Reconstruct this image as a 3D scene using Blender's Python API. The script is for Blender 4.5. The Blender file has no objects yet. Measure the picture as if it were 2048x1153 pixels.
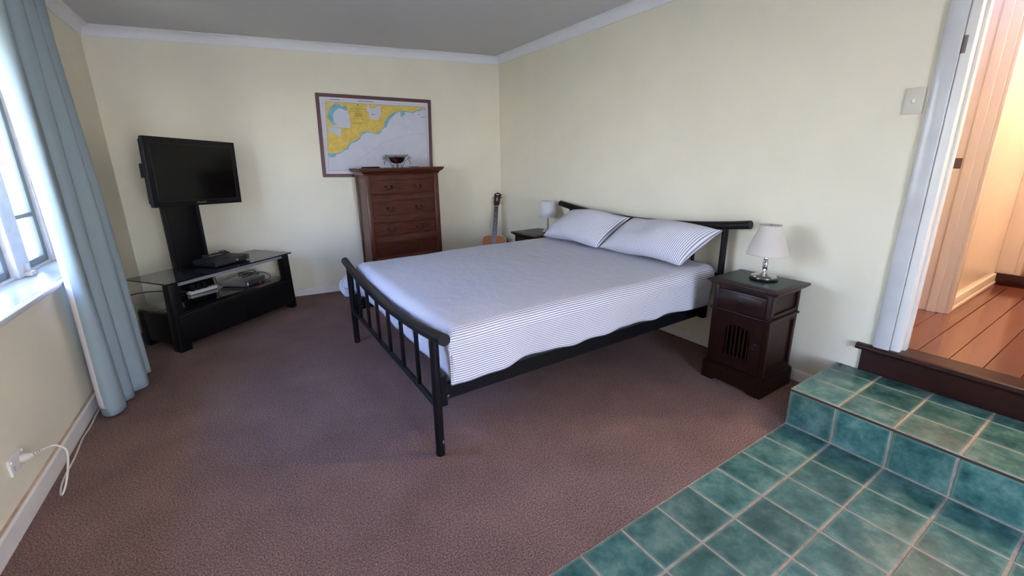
import bpy, bmesh, math, random
from mathutils import Vector, Matrix
from mathutils.geometry import tessellate_polygon
random.seed(7)
PI = math.pi
sc = bpy.context.scene
C = sc.collection

# ------------------------------------------------------------------ camera
def make_camera():
    yaw, pitch, roll, f = 0.54812, 0.26225, -0.02171, 851.086
    px, py = 994.0, 546.5                      # principal point in the 2048 x 1153 frame
    fwd = Vector((math.sin(yaw)*math.cos(pitch), math.cos(yaw)*math.cos(pitch), -math.sin(pitch)))
    right = Vector((math.cos(yaw), -math.sin(yaw), 0)); up = right.cross(fwd)
    r = right*math.cos(roll)+up*math.sin(roll); u = -right*math.sin(roll)+up*math.cos(roll)
    cd = bpy.data.cameras.new('camera'); cam = bpy.data.objects.new('camera', cd); C.objects.link(cam)
    m = Matrix((r, u, -fwd)).transposed().to_4x4(); m.translation = (-2.774, -4.413, 1.35)
    cam.matrix_world = m
    cd.sensor_fit = 'HORIZONTAL'; cd.sensor_width = 36; cd.lens = f/2048*36
    cd.shift_x = (1024-px)/2048; cd.shift_y = -(576.5-py)/2048
    cd.clip_start = 0.02
    sc.camera = cam
make_camera()

# ------------------------------------------------------------------ sky, sun, exposure
sc.view_settings.view_transform = 'Standard'; sc.view_settings.look = 'None'
sc.view_settings.gamma = 1; sc.view_settings.use_curve_mapping = False
sc.view_settings.exposure = 2.42
w = bpy.data.worlds.new('sky'); sc.world = w; w.use_nodes = True
wn = w.node_tree; wn.nodes.clear()
wo = wn.nodes.new('ShaderNodeOutputWorld'); bg = wn.nodes.new('ShaderNodeBackground')
tc = wn.nodes.new('ShaderNodeTexCoord'); sx = wn.nodes.new('ShaderNodeSeparateXYZ'); cr = wn.nodes.new('ShaderNodeValToRGB')
cr.color_ramp.elements[0].position = 0.0; cr.color_ramp.elements[0].color = (0.95, 0.97, 1.0, 1)
cr.color_ramp.elements[1].position = 0.55; cr.color_ramp.elements[1].color = (0.20, 0.36, 1.0, 1)
k_ = cr.color_ramp.elements.new(0.22); k_.color = (0.50, 0.66, 1.0, 1)
wn.links.new(tc.outputs['Generated'], sx.inputs[0]); wn.links.new(sx.outputs['Z'], cr.inputs[0])
wn.links.new(cr.outputs[0], bg.inputs['Color']); bg.inputs['Strength'].default_value = 4.4
wn.links.new(bg.outputs[0], wo.inputs[0])
sd = bpy.data.lights.new('sun', 'SUN'); sun = bpy.data.objects.new('sun', sd); C.objects.link(sun)
sd.energy = 6.0; sd.angle = math.radians(0.6); sd.color = (1.0, 0.93, 0.82)
sun.rotation_euler = Vector((-0.30, -0.42, 0.86)).to_track_quat('Z', 'Y').to_euler()   # high sun, outside only (eaves keep it off the panes)

# ------------------------------------------------------------------ helpers
def S2L(r, g, b):
    f = lambda c: (c/255/12.92 if c/255 <= .04045 else ((c/255+.055)/1.055)**2.4)
    return (f(r), f(g), f(b), 1)
def new_mat(name):
    m = bpy.data.materials.new(name); m.use_nodes = True
    return m, m.node_tree, m.node_tree.nodes['Principled BSDF']
def mat(name, col, rough=.6, metal=0, bump=0, bscale=200, var=0, vscale=20, spec=None, stretch=None, coat=0, second=None, rnd=0):
    """plain procedural material: noise tint between two colours, fine bump, per-object variation"""
    m, nt, b = new_mat(name)
    if len(col) == 3: col = (*col, 1)
    b.inputs['Roughness'].default_value = rough; b.inputs['Metallic'].default_value = metal
    if spec is not None: b.inputs['Specular IOR Level'].default_value = spec
    if coat: b.inputs['Coat Weight'].default_value = coat; b.inputs['Coat Roughness'].default_value = .12
    b.inputs['Base Color'].default_value = col
    t = nt.nodes.new('ShaderNodeTexCoord'); src = t.outputs['Object']
    if stretch:
        mp = nt.nodes.new('ShaderNodeMapping'); mp.inputs['Scale'].default_value = stretch
        nt.links.new(src, mp.inputs[0]); src = mp.outputs[0]
    if rnd and stretch:
        oi = nt.nodes.new('ShaderNodeObjectInfo'); nt.links.new(oi.outputs['Random'], mp.inputs['Location'])
    if var or second:
        n = nt.nodes.new('ShaderNodeTexNoise'); n.inputs['Scale'].default_value = vscale; n.inputs['Detail'].default_value = 5
        nt.links.new(src, n.inputs['Vector'])
        rp = nt.nodes.new('ShaderNodeValToRGB')
        if second is None:
            c1 = tuple(min(1, c*(1-var)) for c in col[:3])+(1,); c2 = tuple(min(1, c*(1+var)) for c in col[:3])+(1,)
        else: c1, c2 = col, (*second[:3], 1)
        rp.color_ramp.elements[0].position = .35; rp.color_ramp.elements[1].position = .65
        rp.color_ramp.elements[0].color = c1; rp.color_ramp.elements[1].color = c2
        nt.links.new(n.outputs['Fac'], rp.inputs[0]); out = rp.outputs[0]
        if rnd:
            oi = nt.nodes.new('ShaderNodeObjectInfo'); mr = nt.nodes.new('ShaderNodeMapRange')
            mr.inputs['To Min'].default_value = 1-rnd; mr.inputs['To Max'].default_value = 1+rnd
            nt.links.new(oi.outputs['Random'], mr.inputs[0])
            hs = nt.nodes.new('ShaderNodeHueSaturation'); nt.links.new(mr.outputs[0], hs.inputs['Value']); nt.links.new(out, hs.inputs['Color']); out = hs.outputs[0]
        nt.links.new(out, b.inputs['Base Color'])
    if bump:
        n2 = nt.nodes.new('ShaderNodeTexNoise'); n2.inputs['Scale'].default_value = bscale; n2.inputs['Detail'].default_value = 3
        nt.links.new(src, n2.inputs['Vector']); bp = nt.nodes.new('ShaderNodeBump'); bp.inputs['Strength'].default_value = bump
        bp.inputs['Distance'].default_value = .004; nt.links.new(n2.outputs['Fac'], bp.inputs['Height']); nt.links.new(bp.outputs[0], b.inputs['Normal'])
    return m
def glass_mat(name, tint=(1, 1, 1), refl=1.0):
    m, nt, b = new_mat(name); nt.nodes.remove(b)
    o = nt.nodes['Material Output']; tr = nt.nodes.new('ShaderNodeBsdfTransparent'); gl = nt.nodes.new('ShaderNodeBsdfGlossy')
    tr.inputs['Color'].default_value = (*tint, 1); gl.inputs['Roughness'].default_value = .02
    lw = nt.nodes.new('ShaderNodeLayerWeight'); lw.inputs['Blend'].default_value = .5; mx = nt.nodes.new('ShaderNodeMixShader')   # Schlick reflectance, same from both sides
    pw = nt.nodes.new('ShaderNodeMath'); pw.operation = 'POWER'; pw.inputs[1].default_value = 5; nt.links.new(lw.outputs['Facing'], pw.inputs[0])
    fr = nt.nodes.new('ShaderNodeMath'); fr.operation = 'MULTIPLY_ADD'; fr.inputs[1].default_value = .48; fr.inputs[2].default_value = .02; nt.links.new(pw.outputs[0], fr.inputs[0])
    nt.links.new(fr.outputs[0], mx.inputs[0]); nt.links.new(tr.outputs[0], mx.inputs[1]); nt.links.new(gl.outputs[0], mx.inputs[2]); nt.links.new(mx.outputs[0], o.inputs[0])
    return m
def stripe_mat(name, base, line, period, duty=.36, uvaxis='Y'):
    m, nt, b = new_mat(name); b.inputs['Roughness'].default_value = .85; b.inputs['Specular IOR Level'].default_value = .15
    uv = nt.nodes.new('ShaderNodeUVMap'); uv.uv_map = 'UVMap'; sp = nt.nodes.new('ShaderNodeSeparateXYZ'); nt.links.new(uv.outputs[0], sp.inputs[0])
    d = nt.nodes.new('ShaderNodeMath'); d.operation = 'DIVIDE'; d.inputs[1].default_value = period; nt.links.new(sp.outputs[uvaxis], d.inputs[0])
    fr = nt.nodes.new('ShaderNodeMath'); fr.operation = 'FRACT'; nt.links.new(d.outputs[0], fr.inputs[0])
    rp = nt.nodes.new('ShaderNodeValToRGB'); e = rp.color_ramp.elements
    e[0].position = 0; e[0].color = line; e[1].position = duty; e[1].color = line
    for p, c in ((duty+.08, base), (.94, base), (1.0, line)): k = e.new(p); k.color = c
    nt.links.new(fr.outputs[0], rp.inputs[0]); nt.links.new(rp.outputs[0], b.inputs['Base Color'])
    n2 = nt.nodes.new('ShaderNodeTexNoise'); n2.inputs['Scale'].default_value = 14; n2.inputs['Detail'].default_value = 4
    t = nt.nodes.new('ShaderNodeTexCoord'); nt.links.new(t.outputs['Object'], n2.inputs['Vector'])
    bp = nt.nodes.new('ShaderNodeBump'); bp.inputs['Strength'].default_value = .35; bp.inputs['Distance'].default_value = .02
    nt.links.new(n2.outputs['Fac'], bp.inputs['Height']); nt.links.new(bp.outputs[0], b.inputs['Normal'])
    return m

M = {}
M['wall'] = mat('cream wall paint', (.84, .785, .62), .72, bump=.12, bscale=90, var=.02, vscale=3)
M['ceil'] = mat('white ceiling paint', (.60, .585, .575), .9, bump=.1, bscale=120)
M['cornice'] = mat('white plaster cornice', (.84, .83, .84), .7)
M['white'] = mat('white gloss paint', (.82, .80, .76), .35, var=.03, vscale=6)
M['skirt'] = mat('white skirting paint', (.80, .77, .72), .45, var=.04, vscale=8)
M['trimw'] = mat('aged white gloss paint', (.58, .58, .58), .26, var=.05, vscale=7, bump=.1, bscale=25)
M['carpet'] = None
M['grout'] = mat('sandy grout', (.40, .33, .25), .9, var=.15, vscale=40)
M['dark_metal'] = mat('black powder-coated metal', (.005, .005, .006), .4, spec=.25)
M['black'] = mat('black painted board', (.004, .004, .005), .32, spec=.3)
M['black_matt'] = mat('matt black plastic', (.006, .006, .007), .5, spec=.3)
M['screen'] = mat('black screen', (.002, .002, .003), .16, spec=.35)
M['chrome'] = mat('polished metal', (.72, .70, .66), .12, metal=1)
M['silver'] = mat('brushed silver', (.45, .45, .48), .35, metal=.8)
M['cable'] = mat('black cable', (.010, .010, .013), .5)
M['plastic_w'] = mat('white plastic', (.78, .75, .70), .35)
M['plastic_cr'] = mat('cream plastic', (.66, .61, .52), .4)
M['cord_w'] = mat('ivory cord', (.70, .64, .54), .5)
M['mahog'] = mat('dark red-brown timber', (.011, .0032, .0026), .36, second=(.024, .0068, .0048), vscale=6, stretch=(22, 22, 1.6), spec=.22)
M['mahog_t'] = mat('dark red-brown timber cross grain', (.013, .0042, .0035), .36, second=(.026, .0082, .006), vscale=5, stretch=(1.6, 20, 22), spec=.35)
M['rosew'] = mat('red-brown timber', (.044, .0095, .0062), .34, second=(.105, .027, .0135), vscale=5, stretch=(1.5, 14, 20), spec=.24)
M['rosew_v'] = mat('red-brown timber upright', (.050, .0115, .0075), .34, second=(.115, .031, .016), vscale=5, stretch=(20, 20, 1.5), spec=.4)
M['leather'] = mat('green leather', (.016, .045, .034), .40, bump=.15, bscale=400, var=.15, vscale=30)
M['iron'] = mat('aged iron', (.016, .016, .017), .4, metal=.6)
M['shade'] = None
M['frame'] = mat('maroon frame', (.085, .022, .024), .45, var=.12, vscale=20)
M['paper'] = mat('chart paper', (.70, .68, .74), .75)
M['sea'] = mat('pale lilac sea', (.60, .60, .68), .75, var=.03, vscale=10)
M['land'] = mat('yellow land print', (.72, .52, .115), .75, var=.10, vscale=25)
M['shallow'] = mat('blue shallows print', (.22, .46, .55), .75, var=.15, vscale=30)
M['ink'] = mat('dark print', (.09, .09, .11), .8)
M['inkg'] = mat('grey print', (.34, .34, .40), .8)
M['inkb'] = mat('brown print', (.28, .19, .04), .8)
M['nose'] = mat('dark jarrah', (.016, .0036, .003), .28, second=(.034, .008, .006), vscale=4, stretch=(12, 1.5, 12), spec=.4)
M['jarrah'] = mat('red floorboard', (.135, .042, .024), .17, second=(.19, .066, .040), vscale=2.2, stretch=(1.1, 14, 9), coat=.4, rnd=.14)
M['hallw'] = mat('pale hall paint', (.80, .67, .54), .20, var=.02, vscale=4)
M['halltr'] = mat('cream hall trim', (.70, .58, .48), .3)
M['pane'] = glass_mat('window glass')
M['gtop'] = mat('smoked black glass', (.008, .009, .011), .05, spec=.75)
M['curtain'] = None
M['lining'] = mat('pale curtain lining', (.74, .68, .66), .9)
M['gwood'] = mat('honey spruce', (.50, .135, .022), .45, second=(.58, .19, .04), vscale=3, stretch=(30, 30, 2), spec=.3)
M['gdark'] = mat('dark rosewood', (.035, .014, .010), .4, var=.3, vscale=20)
M['gside'] = mat('brown mahogany sides', (.14, .035, .018), .3, coat=.4)
M['pearl'] = mat('pearl inlay', (.70, .68, .60), .3)
M['red'] = mat('red plastic', (.65, .02, .03), .4)
M['fence'] = mat('pale blue steel fence', (.27, .33, .35), .5)
M['redroof'] = mat('red painted steel', (.24, .010, .014), .5)
M['grass'] = mat('dry grass', (.30, .28, .13), .95, second=(.42, .38, .21), vscale=8, bump=.5, bscale=60)
M['paving'] = mat('pale paving', (.55, .52, .47), .9, var=.08, vscale=5)
M['alu'] = mat('grey-green window frame', (.16, .19, .19), .4)
M['winw'] = mat('weathered white window paint', (.70, .66, .62), .45, var=.08, vscale=15)
M['bowlr'] = mat('dark red glazed bowl', (.10, .010, .018), .2, second=(.012, .014, .02), vscale=18, coat=.5)
M['bowlg'] = mat('grey-green glass', (.30, .36, .34), .12)
M['mattress'] = mat('white mattress ticking', (.78, .77, .78), .9, bump=.2, bscale=60)

def carpet():
    m, nt, b = new_mat('mauve-brown carpet'); b.inputs['Roughness'].default_value = 1; b.inputs['Specular IOR Level'].default_value = .05
    t = nt.nodes.new('ShaderNodeTexCoord')
    n = nt.nodes.new('ShaderNodeTexNoise'); n.inputs['Scale'].default_value = 165; n.inputs['Detail'].default_value = 4; n.inputs['Roughness'].default_value = .8
    n2 = nt.nodes.new('ShaderNodeTexVoronoi'); n2.inputs['Scale'].default_value = 260
    n3 = nt.nodes.new('ShaderNodeTexNoise'); n3.inputs['Scale'].default_value = 3.5; n3.inputs['Detail'].default_value = 3
    for k in (n, n2, n3): nt.links.new(t.outputs['Object'], k.inputs['Vector'])
    rp = nt.nodes.new('ShaderNodeValToRGB'); e = rp.color_ramp.elements
    e[0].position = .33; e[0].color = (.055, .030, .025, 1); e[1].position = .68; e[1].color = (.48, .325, .275, 1)
    k = e.new(.5); k.color = (.225, .138, .116, 1)
    nt.links.new(n.outputs['Fac'], rp.inputs[0])
    mx = nt.nodes.new('ShaderNodeMix'); mx.data_type = 'RGBA'; mx.blend_type = 'MULTIPLY'; mx.inputs['Factor'].default_value = 1
    r2 = nt.nodes.new('ShaderNodeValToRGB'); r2.color_ramp.elements[0].position = .3; r2.color_ramp.elements[0].color = (.86, .86, .86, 1)
    r2.color_ramp.elements[1].position = .7; r2.color_ramp.elements[1].color = (1.08, 1.08, 1.08, 1)
    nt.links.new(n3.outputs['Fac'], r2.inputs[0]); nt.links.new(rp.outputs[0], mx.inputs['A']); nt.links.new(r2.outputs[0], mx.inputs['B'])
    nt.links.new(mx.outputs['Result'], b.inputs['Base Color'])
    bp = nt.nodes.new('ShaderNodeBump'); bp.inputs['Strength'].default_value = .6; bp.inputs['Distance'].default_value = .004
    nt.links.new(n2.outputs['Distance'], bp.inputs['Height']); nt.links.new(bp.outputs[0], b.inputs['Normal'])
    return m
M['carpet'] = carpet()
def tile_mat():
    m, nt, b = new_mat('mottled teal glaze'); b.inputs['Roughness'].default_value = .24
    t = nt.nodes.new('ShaderNodeTexCoord'); oi = nt.nodes.new('ShaderNodeObjectInfo')
    mp = nt.nodes.new('ShaderNodeVectorMath'); mp.operation = 'ADD'; nt.links.new(t.outputs['Object'], mp.inputs[0])
    mu = nt.nodes.new('ShaderNodeMath'); mu.operation = 'MULTIPLY'; mu.inputs[1].default_value = 37; nt.links.new(oi.outputs['Random'], mu.inputs[0]); nt.links.new(mu.outputs[0], mp.inputs[1])
    n = nt.nodes.new('ShaderNodeTexNoise'); n.inputs['Scale'].default_value = 9; n.inputs['Detail'].default_value = 8; n.inputs['Roughness'].default_value = .68
    nt.links.new(mp.outputs[0], n.inputs['Vector'])
    rp = nt.nodes.new('ShaderNodeValToRGB'); e = rp.color_ramp.elements
    e[0].position = .32; e[0].color = (.014, .068, .060, 1); e[1].position = .72; e[1].color = (.175, .290, .235, 1)
    k = e.new(.5); k.color = (.056, .148, .126, 1)
    nt.links.new(n.outputs['Fac'], rp.inputs[0])
    # pale worn glaze towards the tile's own rim
    sp = nt.nodes.new('ShaderNodeSeparateXYZ'); nt.links.new(t.outputs['Generated'], sp.inputs[0]); ed = []
    for ax in ('X', 'Y'):
        a = nt.nodes.new('ShaderNodeMath'); a.operation = 'SUBTRACT'; a.inputs[1].default_value = .5; nt.links.new(sp.outputs[ax], a.inputs[0])
        c = nt.nodes.new('ShaderNodeMath'); c.operation = 'ABSOLUTE'; nt.links.new(a.outputs[0], c.inputs[0]); ed.append(c)
    mxm = nt.nodes.new('ShaderNodeMath'); mxm.operation = 'MAXIMUM'; nt.links.new(ed[0].outputs[0], mxm.inputs[0]); nt.links.new(ed[1].outputs[0], mxm.inputs[1])
    mr = nt.nodes.new('ShaderNodeMapRange'); mr.inputs['From Min'].default_value = .44; mr.inputs['From Max'].default_value = .5; mr.inputs['To Max'].default_value = .55
    nt.links.new(mxm.outputs[0], mr.inputs[0])
    mx = nt.nodes.new('ShaderNodeMix'); mx.data_type = 'RGBA'; nt.links.new(mr.outputs[0], mx.inputs['Factor']); nt.links.new(rp.outputs[0], mx.inputs['A']); mx.inputs['B'].default_value = (.20, .29, .23, 1)
    hs = nt.nodes.new('ShaderNodeHueSaturation'); v = nt.nodes.new('ShaderNodeMapRange'); v.inputs['To Min'].default_value = .8; v.inputs['To Max'].default_value = 1.25
    nt.links.new(oi.outputs['Random'], v.inputs[0]); nt.links.new(v.outputs[0], hs.inputs['Value']); nt.links.new(mx.outputs['Result'], hs.inputs['Color'])
    nt.links.new(hs.outputs[0], b.inputs['Base Color'])
    return m
M['tile'] = tile_mat()
def cloth_tr(name, col, trans, rough=.9):
    m, nt, b = new_mat(name); o = nt.nodes['Material Output']; b.inputs['Base Color'].default_value = (*col, 1); b.inputs['Roughness'].default_value = rough; b.inputs['Specular IOR Level'].default_value = .15
    tr = nt.nodes.new('ShaderNodeBsdfTranslucent'); tr.inputs['Color'].default_value = (*col, 1); mx = nt.nodes.new('ShaderNodeMixShader'); mx.inputs[0].default_value = trans
    nt.links.new(b.outputs[0], mx.inputs[1]); nt.links.new(tr.outputs[0], mx.inputs[2]); nt.links.new(mx.outputs[0], o.inputs[0])
    t = nt.nodes.new('ShaderNodeTexCoord'); n = nt.nodes.new('ShaderNodeTexNoise'); n.inputs['Scale'].default_value = 300; nt.links.new(t.outputs['Object'], n.inputs['Vector'])
    bp = nt.nodes.new('ShaderNodeBump'); bp.inputs['Strength'].default_value = .15; bp.inputs['Distance'].default_value = .002; nt.links.new(n.outputs['Fac'], bp.inputs['Height']); nt.links.new(bp.outputs[0], b.inputs['Normal'])
    return m
M['curtain'] = cloth_tr('grey-blue curtain', (.315, .385, .40), .04)
M['shade'] = cloth_tr('cream lamp shade', (.80, .74, .66), .25)
M['shade_w'] = cloth_tr('white lamp shade', (.84, .82, .83), .25)
M['stripe'] = stripe_mat('blue-grey ticking stripe', (.86, .84, .84, 1), (.26, .27, .38, 1), .0115)
M['stripe_p'] = stripe_mat('blue-grey ticking stripe pillow', (.86, .84, .84, 1), (.26, .27, .38, 1), .0115, uvaxis='X')
M['pillow_under'] = mat('grey-blue plain cotton', (.50, .53, .58), .9)

class G:
    """collects shapes, then links them as one mesh object"""
    def __init__(s): s.bm = bmesh.new(); s.uv = None
    def _add(s, verts, faces, bev=0, seg=2):
        vs = [s.bm.verts.new(v) for v in verts]; fs = []
        for f in faces:
            try: fs.append(s.bm.faces.new([vs[i] for i in f]))
            except ValueError: pass
        if bev:
            es = list({e for f in fs for e in f.edges}); bmesh.ops.bevel(s.bm, geom=es, offset=bev, segments=seg, profile=.5, affect='EDGES')
        return vs
    def box(s, x0, x1, y0, y1, z0, z1, bev=0, seg=2):
        s._add([(x0,y0,z0),(x1,y0,z0),(x1,y1,z0),(x0,y1,z0),(x0,y0,z1),(x1,y0,z1),(x1,y1,z1),(x0,y1,z1)],
               [(0,3,2,1),(4,5,6,7),(0,1,5,4),(1,2,6,5),(2,3,7,6),(3,0,4,7)], bev, seg); return s
    def prism(s, pts, vec, bev=0, seg=2):
        n = len(pts); vec = Vector(vec); a = [Vector(p) for p in pts]
        s._add(a+[p+vec for p in a], [tuple(range(n)), tuple(range(2*n-1, n-1, -1))]+[(i, i+n, (i+1) % n+n, (i+1) % n) for i in range(n)], bev, seg); return s
    def tube(s, path, r, seg=12, closed=False, cap=True):
        P = [Vector(p) for p in path]; n = len(P); rs = r if isinstance(r, (list, tuple)) else [r]*n
        rings = []; ref = None
        for i in range(n):
            if closed: t = P[(i+1) % n]-P[i-1]
            else: t = P[min(i+1, n-1)]-P[max(i-1, 0)]
            t.normalize()
            if ref is None:
                ref = Vector((0, 0, 1)) if abs(t.z) < .9 else Vector((1, 0, 0))
            a = t.cross(ref); a.normalize(); b = a.cross(t); b.normalize(); ref = b
            rings.append([s.bm.verts.new(P[i]+(a*math.cos(2*PI*k/seg)+b*math.sin(2*PI*k/seg))*rs[i]) for k in range(seg)])
        for i in range(n if closed else n-1):
            A, B = rings[i], rings[(i+1) % n]
            for k in range(seg):
                s.bm.faces.new((A[k], A[(k+1) % seg], B[(k+1) % seg], B[k]))
        if cap and not closed:
            s.bm.faces.new(rings[0][::-1]); s.bm.faces.new(rings[-1])
        return s
    def lathe(s, prof, seg=32, c=(0, 0, 0), cap=False):
        c = Vector(c); rings = []
        for r, z in prof:
            if r < 1e-5: rings.append([s.bm.verts.new(c+Vector((0, 0, z)))])
            else: rings.append([s.bm.verts.new(c+Vector((r*math.cos(2*PI*k/seg), r*math.sin(2*PI*k/seg), z))) for k in range(seg)])
        for A, B in zip(rings, rings[1:]):
            for k in range(seg):
                a0, a1 = A[k % len(A)], A[(k+1) % len(A)]; b0, b1 = B[k % len(B)], B[(k+1) % len(B)]
                v = []
                for q in (a0, a1, b1, b0):
                    if q not in v: v.append(q)
                if len(v) > 2: s.bm.faces.new(v)
        if cap:
            if len(rings[0]) > 2: s.bm.faces.new(rings[0][::-1])
            if len(rings[-1]) > 2: s.bm.faces.new(rings[-1])
        return s
    def disc(s, c, n, r, seg=20):
        c = Vector(c); n = Vector(n).normalized(); a = n.orthogonal().normalized(); b = n.cross(a)
        s.bm.faces.new([s.bm.verts.new(c+(a*math.cos(2*PI*k/seg)+b*math.sin(2*PI*k/seg))*r) for k in range(seg)]); return s
    def grid(s, fn, nu, nv, uvfn=None, closed=False):
        """fn(i, j) -> point; optional uvfn(i, j)"""
        L = s.bm.loops.layers.uv.get('UVMap') or (s.bm.loops.layers.uv.new('UVMap') if uvfn else None)
        V = [[s.bm.verts.new(fn(i, j)) for j in range(nv+1)] for i in range(nu+1)]
        for i in range(nu):
            for j in range(nv):
                f = s.bm.faces.new((V[i][j], V[i+1][j], V[i+1][j+1], V[i][j+1]))
                if uvfn:
                    for l, (a, b) in zip(f.loops, ((i, j), (i+1, j), (i+1, j+1), (i, j+1))): l[L].uv = uvfn(a, b)
        return V
    def build(s, name, m, parent=None, ang=38, recalc=True, world=False):
        if recalc: bmesh.ops.recalc_face_normals(s.bm, faces=s.bm.faces)
        me = bpy.data.meshes.new(name)
        s.bm.to_mesh(me); s.bm.free()
        for p in me.polygons: p.use_smooth = True
        me.set_sharp_from_angle(angle=math.radians(ang))
        me.materials.append(M[m] if isinstance(m, str) else m)
        o = bpy.data.objects.new(name, me); C.objects.link(o)
        if parent:
            o.parent = parent
            if world:                                   # vertices were given in world space
                inv = parent.matrix_basis.inverted() if parent.parent is None else (parent.parent.matrix_basis@parent.matrix_basis).inverted()
                me.transform(inv)
        return o
def tag(o, label, cat=None, group=None):
    o['label'] = label
    if cat: o['category'] = cat
    if group: o['group'] = group
    return o
def root(name, loc, label, cat, rz=0, group=None, kind=None):
    o = bpy.data.objects.new(name, None); C.objects.link(o); o.location = loc; o.rotation_euler = (0, 0, rz); o.empty_display_size = .1
    o['label'] = label
    if kind: o['kind'] = kind
    else: o['category'] = cat
    if group: o['group'] = group
    bpy.context.view_layer.update()
    return o
def struct(o, label=None):
    o['kind'] = 'structure'
    if label: o['label'] = label
    return o
def copy_part(src, parent, loc, rot=None, name=None):
    o = src.copy(); o.name = name or src.name; C.objects.link(o); o.parent = parent; o.location = loc
    if rot: o.rotation_euler = rot
    return o
def text_mesh(body, size, name, m, parent, matrix, ext=.0003, align='CENTER'):
    cu = bpy.data.curves.new('txt', 'FONT'); cu.body = body; cu.size = size; cu.extrude = ext; cu.align_x = align; cu.align_y = 'CENTER'; cu.resolution_u = 2
    t = bpy.data.objects.new('txt', cu); C.objects.link(t); bpy.context.view_layer.update()
    me = bpy.data.meshes.new_from_object(t.evaluated_get(bpy.context.evaluated_depsgraph_get()))
    bpy.data.objects.remove(t); bpy.data.curves.remove(cu)
    me.transform(matrix); me.materials.clear(); me.materials.append(M[m])
    o = bpy.data.objects.new(name, me); C.objects.link(o); o.parent = parent; return o
def catmull(P, n, closed=False):
    out = []; N = len(P); P = [Vector(p) for p in P]
    rng = N if closed else N-1
    for i in range(rng):
        if closed: p0, p1, p2, p3 = P[i-1], P[i], P[(i+1) % N], P[(i+2) % N]
        else: p0, p1, p2, p3 = P[max(i-1, 0)], P[i], P[i+1], P[min(i+2, N-1)]
        for k in range(n):
            t = k/n
            out.append(.5*((2*p1)+(p2-p0)*t+(2*p0-5*p1+4*p2-p3)*t*t+(3*p1-p0-3*p2+p3)*t**3))
    if not closed: out.append(P[-1])
    return out

# ------------------------------------------------------------------ the room
BETA, GAM, W, HC = 0.13866, -0.02518, 3.6318, 2.440
bd = Vector((-math.cos(BETA), math.sin(BETA), 0)); nb = Vector((-math.sin(BETA), -math.cos(BETA), 0))   # along back wall (from right corner), into room
ld = Vector((math.sin(GAM), -math.cos(GAM), 0)); nl = Vector((math.cos(GAM), math.sin(GAM), 0))          # along left wall (from back corner), into room
LC = bd*W
Z = Vector((0, 0, 1))
YF = -6.60                                               # wall behind the camera
LWLEN = (YF-LC.y)/ld.y
def LW(a, d, z): return LC+ld*a+nl*d+Z*z                # point by left wall: along, off the wall, height
def BW(a, d, z): return bd*a+nb*d+Z*z
def quadbox(g, f, a0, a1, d0, d1, z0, z1, bev=0):
    c = [f(a0,d0,z0), f(a1,d0,z0), f(a1,d1,z0), f(a0,d1,z0), f(a0,d0,z1), f(a1,d0,z1), f(a1,d1,z1), f(a0,d1,z1)]
    g._add(c, [(0,3,2,1),(4,5,6,7),(0,1,5,4),(1,2,6,5),(2,3,7,6),(3,0,4,7)], bev)

X0, Y0, T = 0.516, -3.5418, 0.2011                      # step face, carpet edge, tile module
fx = LW(LWLEN, 0, 0).x
g = G(); g.prism([(0.02, .02, -.12), (0.02, Y0, -.12), (LW((Y0-LC.y)/ld.y, -.02, 0).x, Y0, -.12), tuple(LW(0, -.02, -.12)+Vector((0, .02, 0)))], (0, 0, .12))
struct(g.build('floor', 'carpet'), 'mauve-brown speckled carpet floor')
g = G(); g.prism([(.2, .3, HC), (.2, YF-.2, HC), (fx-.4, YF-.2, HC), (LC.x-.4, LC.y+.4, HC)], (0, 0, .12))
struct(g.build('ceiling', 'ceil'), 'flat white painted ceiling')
g = G(); quadbox(g, BW, -.12, W+.3, -.15, 0, -.12, HC+.05); struct(g.build('wall_back', 'wall'), 'cream painted wall behind the television and dresser')
# right wall with the doorway up to the hall
DY0, DY1, HZ, DH = -3.785, -4.66, .352, 2.39
g = G(); g.box(0, .11, DY0, .1, -.12, HC+.05); g.box(0, .11, YF, DY1, -.12, HC+.05); g.box(0, .11, DY1, DY0, DH, HC+.05); g.box(0, .11, DY1, DY0, -.12, HZ-.045)
struct(g.build('wall_right', 'wall'), 'cream painted wall at the head of the bed')
# left wall with the window
WA0, WA1, WZ0, WZ1, RD = 1.06, 2.95, .752, 2.12, .25
g = G(); quadbox(g, LW, -.2, WA0, -RD, 0, -.12, HC+.05); quadbox(g, LW, WA1, LWLEN+.1, -RD, 0, -.12, HC+.05)
quadbox(g, LW, WA0, WA1, -RD, 0, -.12, WZ0); quadbox(g, LW, WA0, WA1, -RD, 0, WZ1, HC+.05)
struct(g.build('wall_left', 'wall'), 'cream painted window wall')
# front wall behind the camera with a wide glazed door
GX0, GX1, GH = -2.75, -1.50, 2.10
g = G(); g.box(fx-.1, GX0, YF-.12, YF, -.12, HC+.05); g.box(GX1, .11, YF-.12, YF, -.12, HC+.05); g.box(GX0, GX1, YF-.12, YF, GH, HC+.05)
struct(g.build('wall_front', 'wall'), 'cream painted wall with glazed door')
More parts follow.
